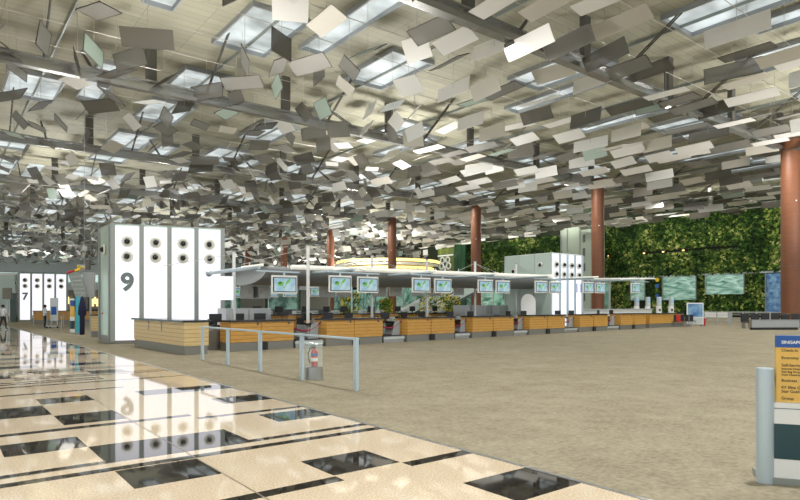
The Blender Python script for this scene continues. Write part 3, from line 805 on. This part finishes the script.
# arched white board
ap = [(-.55, 0), (.55, 0), (.55, 1.9)]+[(.55*math.cos(a*pi/10), 1.9+.55*math.sin(a*pi/10)) for a in range(1, 10)]+[(-.55, 1.9)]
o = thing('arched_panel', 'white arched board standing between the fourth and fifth desk pairs', 'panel', isl(s_of(528, 3.2), 3.2), ISL-.4)
ar = MB(); n = len(ap); ar.v = [(x, -.05, z) for x, z in ap]+[(x, .05, z) for x, z in ap]; ar.f = [tuple(range(n)), tuple(range(2*n-1, n-1, -1))]+[(k, k+n, (k+1) % n+n, (k+1) % n) for k in range(n)]; ar.m = [0]*len(ar.f)
ar.build('board', M['white'], o); MB().box(-.5, .5, -.2, .2, 0, .05).build('foot', M['steel'], o)

# ------------------------------------------------------------------ canopy
def canopy(px0, px1):
    t_ = 2.6
    s0, s1 = s_of(px0, 6.0), s_of(px1, t_)
    o = thing('canopy', 'long pale wing-shaped canopy hanging over the check-in row', 'canopy', isl(s0, t_), ISL)
    L = s1-s0; mb = MB(); N = 26
    prof = []
    for k in range(N):
        a = 2*pi*k/N; y = 2.2+2.2*math.cos(a); z = (.12 if math.sin(a) > 0 else .72)*math.sin(a)
        prof.append((y, z))
    K = 30
    for i in range(K+1):
        x = L*i/K; z0 = 3.30+.012*x
        for (y, z) in prof: mb.v.append((x, y, z0+z))
    for i in range(K):
        for k in range(N):
            q = (k+1) % N; mb.f.append((i*N+k, i*N+q, (i+1)*N+q, (i+1)*N+k)); mb.m.append(0)
    mb.f.append(tuple(range(N))); mb.f.append(tuple(K*N+k for k in reversed(range(N)))); mb.m += [0, 0]
    mb.build('wing', M['grey'], o, smooth=True)
    MB().path([(1.2, -.05, 3.36), (L, -.05, 3.36+.012*L)], .11, 10).build('light_tube', M['lit_tube'], o)
    return o, s0, L
cano, cs0, cL = canopy(229, 592)
o = MB().path([tuple(isl(s_of(592, 2.5), 2.5, 3.62)), tuple(isl(s_of(655, 2.5), 2.5, 3.98))], .07, 8).build('handrail_tube', M['white']); tag(o, 'slim white tube continuing the canopy line to the far end', 'tube')
# masts with stay wires
masts = [(234, 252, 'behind the blank light sign'), (308, 246, 'standing between the first and second desk pairs'), (372, 256, 'rising above the second monitor pair'), (427, 260, 'rising between the third pair of monitors'), (475, 262, 'rising in front of the third brown column'), (516, 264, 'in front of the pale green glass tower')]
mt = []
for px, py, lab in masts:
    t_ = 4.8 if px != 308 else 1.9
    s = s_of(px, t_); p = isl(s, t_); top = hz(py, p.y); mt.append((p, top))
    o = thing('canopy_mast', 'slim white canopy mast ' + lab, 'mast', p, ISL)
    MB().tube((0, 0, 0), (0, 0, top), .075, 12).build('pole', M['white'], o, smooth=False); MB().lathe([(.16, 0), (.16, .04)], 16).build('base_plate', M['steel'], o); MB().lathe([(.1, top), (.1, top+.05)], 12).build('cap', M['steel'], o)
    wr = MB()
    for dx, dy in ((3.2, 0), (-3.2, 0), (2.6, -1.2)): wr.tube((0, 0, top-.08), (dx, dy, 3.3), .014, 5)
    wr.build('stay_wires', M['cable'], o)
# arms and monitors
def monitor(label, loc, rz):
    t = thing('hanging_monitor', label, 'monitor', loc, rz)
    tilt = MB()
    MB().box(-.52, .52, -.03, .05, -.68, 0).build('case', M['white'], t, bevel=.02)
    MB().box(-.47, .47, -.045, -.03, -.62, -.07).build('bezel', M['black'], t)
    MB().box(-.43, .43, -.052, -.045, -.59, -.10).build('screen', M['screen'], t)
    def ellipse(cx, cz, a, b, rot, n=14):
        pts = [(cx+a*math.cos(q*2*pi/n)*math.cos(rot)-b*math.sin(q*2*pi/n)*math.sin(rot), -.056, cz+a*math.cos(q*2*pi/n)*math.sin(rot)+b*math.sin(q*2*pi/n)*math.cos(rot)) for q in range(n)]
        return pts
    lf = MB(); lf.quad(ellipse(-.18, -.31, .12, .08, .1)); lf.quad(ellipse(.12, -.22, .13, .05, .8)); lf.path([(-.12, -.05, -.36), (-.02, -.05, -.48), (.02, -.05, -.36), (.08, -.05, -.26)], .016, 5)
    lf.build('leaf_picture', M['leaf_print'], t)
    MB().quad(ellipse(-.2, -.28, .07, .045, .1)).build('leaf_dark_spot', M['leaf_dark'], t)  # darker green ellipse printed over the leaf
    MB().box(-.03, .03, 0, .06, 0, .16).build('hanger', M['rail'], t)
    return t
centres = [(259, 267, 'first'), (354, 269.6, 'second'), (432, 272.4, 'third'), (494, 274.8, 'fourth'), (548, 276.5, 'fifth'), (594, 278, 'sixth'), (640, 279.5, 'seventh')]
for i, (px, py, o_) in enumerate(centres):
    s = s_of(px, -.7); p = isl(s, -.7); z = hz(py, p.y)
    o = thing('cantilever_lamp', 'pale blue cantilever lamp arm, %s along from tower 9' % o_, 'arm', (p.x, p.y, z), TH)
    L = 5.6 if i else 5.0
    MB().path([(0, 0, 0), (0, L*.55, .0), (0, L, -.02)], .075, 10).build('tube', M['rail'], o, smooth=False)
    MB().path([(0, -.3, .06), (0, 1.5, .06)], .05, 8).build('lit_strip', M['lit_tube'], o)
    MB().lathe([(.05, 0), (.14, .05), (.14, .10), (.05, .16)], 14, axis='y').build('end_cap', M['rail'], o, loc=(0, L+.05, -.02))
    if i > 0: MB().box(-1.35, 1.35, -.04, .04, -.16, -.11).build('cross_bar', M['rail'], o).rotation_euler.z = ISL-TH
    else: MB().box(-.1, 1.7, -.04, .04, -.16, -.11).build('cross_bar', M['rail'], o).rotation_euler.z = ISL-TH
    lst = [(1, .8 if i else 1.05)] if i == 0 else [(0, -.72), (1, .72)]
    if i == 6: lst = [(0, -.72)]
    for side_, ds in lst:
        q = isl(s+ds, -.72); 
        monitor('hanging screen with green leaf picture, %s side of the %s arm from tower 9' % (['near', 'far'][side_], o_), (q.x, q.y, z-.27), ISL-.12)
# back-facing white monitors on the other side
for i, px in enumerate((327, 344, 380, 396, 418, 436, 459, 250, 262)):
    s = s_of(px, 6.5); p = isl(s, 6.5); z = hz(286, p.y)
    o = thing('monitor_back', 'white back of a hanging screen, %s' % (['just past the first screen', 'under the second arm', 'below the far screen of the second arm', 'between the second and third arms', 'below the near screen of the third arm', 'below the far screen of the third arm', 'between the third and fourth arms', 'beside the blank light sign', 'before the first screen'][i]), 'monitor', (p.x, p.y, z), ISL)
    MB().box(-.5, .5, 0, .08, -.62, 0).build('case', M['white'], o, bevel=.02); MB().box(-.1, .1, -.03, 0, -.4, -.2).build('vent_plate', M['cream'], o); MB().box(-.03, .03, .02, .06, 0, 1.15).build('hanger', M['rail'], o)
# small screens over the third aisle, seen under the canopy
for i, px in enumerate((240, 256, 271, 290, 316, 342)):
    q = isl(s_of(px, 15), 15); 
    o = monitor('small hanging screen over the rear aisle, %s from tower 9' % ORD[i], (q.x, q.y, hz(287, q.y)), ISL-.1)
    MB().box(-.03, .03, .0, .06, .16, 3.62-o.location.z).build('drop_rod', M['rail'], o)
t = thing('screen_rail', 'slim overhead rail carrying the small screens over the rear aisle', 'rail', isl(s_of(232, 15), 15.03), ISL)
Lq = s_of(352, 15)-s_of(232, 15)
MB().box(0, Lq, -.04, .04, 3.58, 3.66).build('crossbar', M['rail'], t)
for q in (0.0, Lq): MB().tube((q, 0, 0), (q, 0, 3.6), .06, 10).build('post', M['rail'], t)
# yellow flowering planters glimpsed beyond the rear desks
rnd = random.Random(21)
for i, (px, Yp, wd, top) in enumerate(((350, 52, 1.6, 2.9), (386, 56, 1.2, 2.3), (434, 60, 3.0, 2.9), (452, 62, 1.6, 2.6))):
    t = thing('flower_planter', '%s planter of yellow and green foliage seen beneath the canopy' % ['slim tall', 'small low', 'widest', 'narrow dark'][i], 'planter', at(px, Yp), 0)
    MB().box(-wd/2, wd/2, -.35, .35, 0, .7).build('trough', M['white'], t, bevel=.03)
    lf = MB()
    for _ in range(420):
        c = Vector((rnd.uniform(-wd/2, wd/2), rnd.uniform(-.45, .45), .65+(top-.65)*rnd.random()**.8)); sz_ = rnd.uniform(.08, .2)
        n_ = Vector((rnd.uniform(-1, 1), rnd.uniform(-1, 1), rnd.uniform(-.3, 1))).normalized(); xx = n_.orthogonal().normalized(); yy = n_.cross(xx)
        lf.quad([c+xx*sz_, c+yy*sz_*.5, c-xx*sz_, c-yy*sz_*.5])
    lf.build('foliage', M['flowers'], t)['kind'] = 'stuff'
# blank light sign
p = isl(s_of(234.5, 1.3), 1.3)
t = thing('light_sign', 'blank white light sign on a slim post beside tower 9', 'sign', p, ISL-.5)
zt, zb = hz(276.5, p.y), hz(300, p.y)
MB().tube((0, 0, 0), (0, 0, zt+.05), .055, 10).build('post', M['lgrey'], t); MB().box(-.62, -.05, -.05, .05, zb, zt).build('sign_box', M['light'], t); MB().lathe([(.14, 0), (.14, .03)], 14).build('base_plate', M['steel'], t)

# ------------------------------------------------------------------ handrail in front and fire extinguisher
ph = [(202.5, 360), (229.5, 365), (262, 371.5), (303, 380), (356, 391)]
pts = [at(x, gz(y)) for x, y in ph]; dr = (pts[-1]-pts[0]).normalized(); rzr = math.atan2(dr.y, dr.x)
t = thing('handrail', 'pale blue metal handrail with five posts on the carpet edge', 'railing', pts[0], rzr)
Lr = (pts[-1]-pts[0]).length
for p in pts:
    d_ = (p-pts[0]).dot(dr); MB().box(d_-.055, d_+.055, -.035, .035, 0, 1.0).build('post', M['rail'], t, bevel=.008)
MB().box(-.06, Lr+.06, -.04, .04, .99, 1.035).build('top_rail', M['rail'], t, bevel=.008)
pe = at(314, 13.55)
t = thing('extinguisher_stand', 'round steel stand with a clear glass guard around a fire extinguisher', 'stand', pe, 0)
MB().lathe([(.20, 0), (.20, .27), (.19, .28)], 28).build('base_drum', M['steel'], t, smooth=False)
gl = MB()
for k in range(20):
    a0, a1 = 2*pi*k/20, 2*pi*(k+1)/20; gl.quad([(.195*math.cos(a0), .195*math.sin(a0), .28), (.195*math.cos(a1), .195*math.sin(a1), .28), (.195*math.cos(a1), .195*math.sin(a1), .80), (.195*math.cos(a0), .195*math.sin(a0), .80)])
gl.build('glass_guard', M['glass'], t)
MB().path([(.198*math.cos(a*pi/12), .198*math.sin(a*pi/12), .80) for a in range(25)], .012, 6).build('rim', M['glassgreen'], t)
t = thing('fire_extinguisher', 'red fire extinguisher with a blue label inside the glass guard', 'fire extinguisher', (pe.x+.01, pe.y, .285), 0)
MB().lathe([(.06, 0), (.075, .01), (.075, .33), (.06, .37), (.03, .39), (.025, .40)], 18).build('cylinder', M['red'], t, smooth=True)
MB().lathe([(.0765, .24), (.0765, .30)], 18).build('blue_label', M['blue'], t)
MB().lathe([(.0765, .12), (.0765, .20)], 18).build('pale_label', M['cream'], t)
MB().lathe([(.022, .40), (.022, .43)], 10).box(-.09, .03, -.012, .012, .43, .445).box(-.08, .02, -.012, .012, .455, .47).build('valve', M['black'], t)
MB().path([(-.02, 0, .42), (-.10, -.01, .40), (-.135, -.02, .30), (-.12, -.03, .15), (-.09, -.03, .07)], .012, 7).build('hose', M['black'], t, smooth=True)

# ------------------------------------------------------------------ direction board and bollard, right foreground
pb = at(770, 5.58); an = math.radians(-70)           # front face runs towards the viewer's side
d_ = Vector((math.sin(math.radians(20)), -math.cos(math.radians(20))))  # direction of the board's lower edge on the floor
# face direction chosen from the slope of its edges
fd = Vector((200-0.0, -600, 0)).normalized(); fd = Vector((.94, -.34, 0)).normalized()
rzb = math.atan2(fd.y, fd.x)
t = thing('sign_stand', 'white lectern-like sign stand with a dark teal band and grey foot', 'sign stand', pb, rzb)
MB().box(0, 1.0, 0, .16, .06, .755).build('panel', M['white'], t)
MB().box(.0, 1.0, -.003, 0, .235, .56).build('teal_band', M['teal'], t)
MB().box(0.0, 1.0, -.004, 0, .70, .705).build('seam', M['teal'], t)
MB().box(-.002, .0, 0, .16, .06, .755).build('green_glass_edge', M['curtain2'], t)
MB().box(-.08, 1.05, -.02, .34, 0, .06).build('foot', M['mullion'], t)
sb_ = thing('direction_board', 'yellow check-in direction board with a blue header', 'board', tuple(pb+fd*.06+Vector((0, 0, .755))), rzb)
hh = .62
MB().box(0, .90, .04, .10, 0, hh-.11).build('yellow_panel', M['yellow'], sb_)
MB().box(0, .90, .035, .10, hh-.11, hh).build('blue_header', M['blue'], sb_)
text('header_text', 'SINGAPORE AIRLINES', .040, M['white'], sb_, (.04, .034, hh-.075), ext=.001, bold=.0010)
y = hh-.11
for (s_, sz_, dy) in (('Check-In', .043, .055), ('Economy', .043, .075), ('Self-Service', .043, .075), ('Internet Check-In', .030, .032), ('Fast Bag Drop', .030, .030), ('Auto Check-In', .030, .030), ('Business', .043, .062), ('KF Elite Gold', .043, .070), ('Star Gold', .043, .040), ('Group', .043, .070)):
    y -= dy*.92; text('lettering', s_, sz_*.86, M['ink'], sb_, (.04, .039, y+.012), ext=.001, bold=.0006)
pc_ = at(765, 5.62)
t = thing('bollard', 'smooth grey-blue metal bollard beside the yellow direction board', 'bollard', pc_, 0)
MB().lathe([(.075, 0), (.075, 1.06), (.072, 1.07), (.0, 1.072)], 32).build('post', M['rail'], t, smooth=False)
MB().box(.04, .13, .04, .10, .95, 1.0).build('clamp', M['steel'], t)

# ------------------------------------------------------------------ far right: bench box, black seats, railing, poster stand, chairs, kiosks
Yb = 41.2; pL = at(752, Yb); pR = at(799.5, 41.6)
d = (pR-pL); rzp = math.atan2(d.y, d.x)
t = thing('planter_box', 'long stainless steel box with dark base at the foot of the large brown column', 'box', pL, rzp)
MB().box(0, d.length, 0, .32, .16, .66).build('steel_body', M['steel'], t, bevel=.02); MB().box(.06, d.length-.06, .05, .28, 0, .16).build('dark_base', M['black'], t)
MB().box(-.04, d.length+.04, -.04, .36, .66, .70).build('top_lip', M['steel'], t)
for i in range(6):
    p = at(747+i*10.2, 44.5)
    t = thing('airport_bench', 'black waiting seat, %s of the row behind the steel box' % ORD[i], 'seat', p, rzp)
    MB().box(-.33, .33, -.25, .2, .42, .50).build('seat', M['black'], t, bevel=.02); MB().box(-.33, .33, .2, .27, .45, 1.08).build('backrest', M['black'], t, bevel=.03)
    MB().box(-.28, -.24, -.2, .2, 0, .42).build('leg', M['steel'], t); MB().box(.24, .28, -.2, .2, 0, .42).build('leg', M['steel'], t)
# railing along the back
Yr = 52.0
p0 = at(703, 54); p1 = at(800, 50)
d = p1-p0; rzr2 = math.atan2(d.y, d.x)
t = thing('guard_railing', 'steel guard railing running in front of the planted wall', 'railing', p0, rzr2)
Lr2 = d.length
MB().box(0, Lr2, -.05, .05, 1.08, 1.16).build('top_rail', M['steel'], t)
for z in (.35, .6, .85): MB().box(0, Lr2, -.015, .015, z, z+.03).build('lower_rail', M['steel'], t)
for k in range(8):
    x = .1+k*(Lr2-.2)/7; w_ = .16 if k == 2 else .05
    MB().box(x-w_, x+w_, -.06, .06, 0, 1.14).build('post', M['steel'] if k != 2 else M['grey'], t)
# poster stand
p = at(695, 49.5)
t = thing('poster_stand', 'blue poster in a white frame standing at the end of the desks', 'poster stand', p, ISL-.75)
MB().box(-.68, .68, -.05, .05, .15, 1.92).build('frame', M['white'], t); MB().box(-.60, .60, -.06, -.05, .75, 1.82).build('poster', M['poster'], t); MB().box(-.60, .60, -.06, -.05, .2, .7).build('lower_panel', M['lgrey'], t); MB().box(-.6, -.5, -.25, .25, 0, .15).box(.5, .6, -.25, .25, 0, .15).build('foot', M['grey'], t)
t = thing('litter_bin', 'small red bin beside the blue poster stand', 'bin', at(703.5, 50.5), 0)
MB().lathe([(.16, 0), (.18, .62)], 16).build('drum', M['red'], t); MB().lathe([(.19, .62), (.17, .68)], 16).build('lid', M['lgrey'], t)
for i in range(5):
    p = at(675+i*4.4, 47.5+i*.2)
    m_ = M['red'] if i == 1 else M['black']
    t = thing('waiting_chair', '%s chair, %s of five in front of the last desk' % ('dark red' if i == 1 else 'black', ORD[i]), 'chair', p, ISL-.5)
    MB().box(-.17, .17, -.2, .15, .42, .47).build('seat', m_, t); MB().box(-.17, .17, .12, .17, .44, .95).build('backrest', m_, t)
    for sx in (-.15, .13):
        for sy in (-.18, .12): MB().box(sx, sx+.025, sy, sy+.025, 0, .42).build('leg', M['steel'], t)
for i, px in enumerate((636.5, 647.6, 658.8, 671)):
    p = at(px, 56)
    t = thing('self_service_kiosk', 'white self-service kiosk with a pale blue screen, %s of four behind the far desks' % ORD[i], 'kiosk', p, ISL-.6)
    MB().box(-.2, .2, -.15, .15, 0, 1.65).build('body', M['white'], t, bevel=.02); MB().box(-.17, .17, -.2, .1, 1.65, 2.5).build('head', M['lgrey'], t, bevel=.03); MB().box(-.14, .14, -.215, -.2, 1.95, 2.42).build('screen', M['screen'], t); MB().box(-.1, .1, -.17, -.15, 1.15, 1.4).build('card_reader', M['dgrey'], t)

# ------------------------------------------------------------------ left background: tower 7 area
def frame_rail(label, p, rz, L=1.7):
    t = thing('queue_frame', label, 'frame', p, rz)
    MB().path([(0, 0, 0), (0, 0, 1.0), (L, 0, 1.0), (L, 0, 0)], .035, 6).build('hoop', M['steel'], t)
    MB().lathe([(.09, 0), (.09, .02)], 10).lathe([(.09, 0), (.09, .02)], 10, c=(L, 0, 0)).build('foot_plate', M['steel'], t)
frame_rail('steel queue frame between the striped pole and tower 7', at(61.5, 39.5), math.radians(15), 0.72)
frame_rail('steel queue frame beside the pale wood desk', at(83.5, 35.0), math.radians(15), .42)
frame_rail('steel queue frame in front of the tower 7 desk, next to the seated person', at(33.5, 50), math.radians(15), 1.0)
frame_rail('steel queue frame at the corner of tower 7', at(52, 46), math.radians(15), .8)
p = at(72.3, 36.7)
t = thing('striped_pole', 'striped white, amber and dark pole near the folded parasol', 'pole', p, 0)
c = MB()
for (z0, z1, mi) in ((0, .25, 0), (.25, .75, 1), (.75, 1.0, 0), (1.0, 1.65, 2), (1.65, 2.0, 3), (2.0, 2.1, 0)): c.lathe([(.13, z0), (.13, z1)], 16, mi)
c.build('tube', [M['white'], M['teal'], M['yellow'], M['blue']], t); MB().lathe([(.18, 0), (.18, .04)], 16).build('base_plate', M['steel'], t)
p = at(78, 35.3)
t = thing('banner_stand', 'narrow turquoise printed banner standing by the flight board', 'banner', p, .3)
MB().box(-.13, .13, -.02, .02, .08, 2.2).build('banner', M['cyan'], t); MB().box(-.24, .24, -.1, .1, 0, .08).build('base', M['grey'], t)
p = at(82.2, 34.3)
t = thing('folded_parasol', 'closed navy parasol standing beside the turquoise banner', 'parasol', p, 0)
MB().lathe([(.13, .02), (.13, 1.05), (.14, 1.1), (.22, 1.15), (.19, 1.6), (.10, 2.05), (.04, 2.2)], 14).build('cover', M['navy'], t, smooth=True); MB().lathe([(.10, 0), (.10, .05)], 14).build('base', M['black'], t); MB().tube((0, 0, 2.1), (0, 0, 2.4), .03, 6).build('pole', M['steel'], t)
# flight board
p = at(79, 37)
t = thing('flight_board', 'tilted grey flight information board with red and yellow header on a post', 'board', p, math.radians(8))
bd = MB(); z0, z1 = hz(297, 37), hz(272, 37)
bd.v = [(-.20, -.05, z0), (.46, -.05, z0), (.06, -.05, z1), (-.62, -.05, z1-.1), (-.20, .1, z0), (.46, .1, z0), (.06, .1, z1), (-.62, .1, z1-.1)]
bd.f = [(0, 1, 2, 3), (7, 6, 5, 4), (0, 4, 5, 1), (1, 5, 6, 2), (2, 6, 7, 3), (3, 7, 4, 0)]; bd.m = [0]*6
bd.build('display_face', M['mullion'], t)
MB().box(.15, .85, .12, .3, z0, z1).build('rear_panel', M['grey'], t)
rl = MB()
for k in range(1, 6): f_ = k/6; rl.path([(-.62+.42*(1-f_)-.0, -.07, z1-.1-(z1-.1-z0)*(1-f_)), (.06+.40*(1-f_), -.07, z1-(z1-z0)*(1-f_))], .012, 4)
rl.build('row_lines', M['lgrey'], t)
MB().path([(-.66, -.06, z1-.06), (-.22, -.06, z1+.08)], .07, 6).build('red_header', M['red'], t); MB().path([(-.2, -.06, z1+.08), (.08, -.06, z1+.16)], .08, 6).build('yellow_header', M['gold'], t)
MB().tube((.62, .15, 0), (.62, .15, z0), .07, 8).build('post', M['grey'], t)
# hanging wayfinding sign
p = at(83, 40, hz(267.5, 40))
t = thing('wayfinding_sign', 'hanging grey sign with a yellow arrow above the flight board', 'sign', p, math.radians(-15))
MB().box(-.45, .25, -.06, .06, -.18, .2).build('sign_box', M['grey'], t); MB().box(.25, .55, -.08, .08, -.15, .5).build('end_box', M['post'], t)
ar = MB(); ar.prism([(0, 0), (0, 0.001), (0.001, 0)], 0, .001)
ar = MB(); ar.path([(-.38, -.075, -.02), (.15, -.075, .02)], .05, 4); ar.path([(-.2, -.075, .17), (-.4, -.075, 0), (-.2, -.075, -.17)], .05, 4); ar.build('arrow', M['gold'], t)
MB().tube((.1, 0, .2), (.1, 0, HR-p.z), .013, 6).build('hanger', M['steel'], t)
# warm shops behind
for i, (a, b_, mm, lab) in enumerate(((60, 76, 'warm', 'warm amber lit shop bay nearest tower 7'), (76, 90, 'sack', 'taupe shop bay behind the flight board'), (90, 101, 'warm', 'warm amber lit shop bay seen past tower 9'), (215, 240, 'shopglass', 'green glass shop bay behind the blank light sign'), (240, 268, 'sack', 'taupe shop bay behind the first hanging screen'), (268, 300, 'shopglass', 'green glass shop bay past the first hanging screen'), (300, 332, 'sack', 'taupe shop bay before the second hanging screen'))):
    Y = 95; p = at(a, Y); L = (b_-a)/F*Y-.6
    t = thing('shop_bay', lab, 'shop', p, 0)
    MB().box(0, L, .5, 3, 0, 4.2).build('back_wall', M['sack'] if mm != 'shopglass' else M['shopglass'], t); MB().box(-.1, L+.1, 0, 3, 4.2, 5.4).build('fascia', M['lgrey'], t)
    if mm == 'warm': 
        for k in range(3): MB().box(L*(.1+.3*k), L*(.1+.3*k)+L*.2, .35, .5, 1.6+.4*(k % 2), 2.8+.3*(k % 2)).build('lit_display', M['warm'], t)
    MB().box(0, L, -.2, .4, 0, 1.1).build('shop_counter', M['dgrey'] if i != 2 else M['navy'], t)
# pale structures left of tower 7
t = thing('kiosk_wall', 'pale green glass kiosk block at the picture edge beyond tower 7', 'kiosk', at(-12, 95), 0)
MB().box(0, 4.2, 0, 3, 0, 6.6).build('glass_body', M['glassgreen'], t); MB().box(-.1, 4.3, -.1, 3.1, 6.6, 6.9).build('cap', M['white'], t)
t = thing('hanging_board', 'taupe rectangular board beside tower 7', 'board', at(7.5, 60), 0)
MB().box(-.45, .4, -.1, .1, hz(299, 60), hz(288, 60)).build('board', M['sack'], t); MB().tube((0, 0, 0), (0, 0, hz(299, 60)), .08, 8).build('post', M['steel'], t)
t = thing('glass_partition', 'dark green glass partition next to tower 7', 'partition', at(13, 62), 0)
MB().box(-.3, .3, 0, .3, 0, 3.0).build('glass', M['curtain2'], t)
MB().box(-.36, -.3, -.02, .32, 0, 3.05).build('edge_post', M['steel'], t)

# ------------------------------------------------------------------ people
def person(label, loc, rz, joints, shirt, trouser, hipz):
    """joints: dict name -> (co, radius); edges list"""
    J, E = joints
    me = bpy.data.meshes.new('body'); names_ = list(J); me.from_pydata([J[n][0] for n in names_], [(names_.index(a), names_.index(b)) for a, b in E], [])
    o = bpy.data.objects.new('body', me); C.objects.link(o)
    o.modifiers.new('skin', 'SKIN'); sv = me.skin_vertices[0].data
    for i_, n in enumerate(names_): sv[i_].radius = J[n][1] if isinstance(J[n][1], tuple) else (J[n][1], J[n][1]); sv[i_].use_root = (n == 'pelvis')
    o.modifiers.new('sub', 'SUBSURF').levels = 1
    dg = bpy.context.evaluated_depsgraph_get(); m2 = bpy.data.meshes.new_from_object(o.evaluated_get(dg))
    bpy.data.objects.remove(o)
    m2.materials.clear()
    for m_ in (M['skin'], shirt, trouser, M['black']): m2.materials.append(m_)
    for p_ in m2.polygons:
        c = p_.center; q = 0
        if c.z < .09: q = 3
        elif c.z < hipz+.02 and abs(c.x) < .24: q = 2
        elif c.z < J['neck'][0][2]-.01: q = 1
        if abs(c.x) > .20 and q == 1 and c.z < J['elbowL'][0][2]: q = 0
        if any((c-Vector(J[h_][0])).length < .13 for h_ in ('handL', 'handR')): q = 0
        p_.material_index = q
    m2.shade_smooth()
    t = thing('person', label, 'person', loc, rz)
    b = bpy.data.objects.new('body', m2); C.objects.link(b); b.parent = t
    hd = Vector(J['head'][0])
    MB().lathe([(.03, .135), (.085, .115), (.108, .06), (.108, 0), (.095, -.05)][::-1], 14, c=(hd.x, hd.y+.018, hd.z+.0)).build('hair', M['hair'], t, smooth=True)
    MB().lathe([(.012, 0), (.018, .03), (.006, .045)], 8, axis='y').build('nose', M['skin'], t, loc=(hd.x, hd.y-.095, hd.z-.01))
    return t
def stand(stride=.15):
    J = {'pelvis': ((0, 0, .95), (.15, .11)), 'waist': ((0, 0, 1.12), (.14, .10)), 'chest': ((0, 0, 1.34), (.17, .11)), 'neck': ((0, 0, 1.50), .055), 'head': ((0, -.01, 1.62), (.078, .10)), 'crown': ((0, 0, 1.72), .06)}
    E = [('pelvis', 'waist'), ('waist', 'chest'), ('chest', 'neck'), ('neck', 'head'), ('head', 'crown')]
    for s_, x, st in (('L', -1, stride), ('R', 1, -stride)):
        J['shoulder'+s_] = ((.19*x, 0, 1.42), .055); J['elbow'+s_] = ((.25*x, .03-st*.5, 1.13), .042); J['hand'+s_] = ((.25*x, -.06-st*.8, .88), .035)
        J['hip'+s_] = ((.09*x, 0, .88), .085); J['knee'+s_] = ((.10*x, -.02-st*.6, .49), .058); J['ankle'+s_] = ((.11*x, .02-st, .09), .042); J['toe'+s_] = ((.12*x, -.14-st, .04), .038)
        E += [('chest', 'shoulder'+s_), ('shoulder'+s_, 'elbow'+s_), ('elbow'+s_, 'hand'+s_), ('pelvis', 'hip'+s_), ('hip'+s_, 'knee'+s_), ('knee'+s_, 'ankle'+s_), ('ankle'+s_, 'toe'+s_)]
    return J, E
person('person in a pale shirt and dark trousers walking away on the stone floor', at(3, gz(329.7)), math.radians(160), stand(.16), M['shirt'], M['trouser'], .93)
J, E = stand(.02)
J['handL'] = ((-.20, -.38, 1.15), .035); J['handR'] = ((.16, -.36, 1.12), .035)
person('person in a white top leaning at the counter by tower 7', at(45, gz(328.3)), math.radians(100), (J, E), M['shirt'], M['trouser'], .93)
t = thing('luggage_trolley', 'grey luggage trolley with a blue panel beside the person at tower 7', 'trolley', at(52.5, 44.5), 0)
MB().box(-.35, .45, -.3, .3, .12, .18).build('platform', M['steel'], t); MB().box(-.30, .28, .2, .26, .55, 2.25).build('panel', M['lgrey'], t); MB().box(-.2, .18, .18, .2, 1.0, 1.6).build('blue_panel', M['blue'], t); MB().box(-.28, -.22, .2, .26, .18, .6).box(.20, .26, .2, .26, .18, .6).build('upright', M['steel'], t)
for x, y in ((-.28, -.2), (-.28, .2), (.38, 0)): MB().lathe([(.06, -.02), (.06, .02)], 12, axis='y').build('wheel', M['black'], t, loc=(x, y, .06))
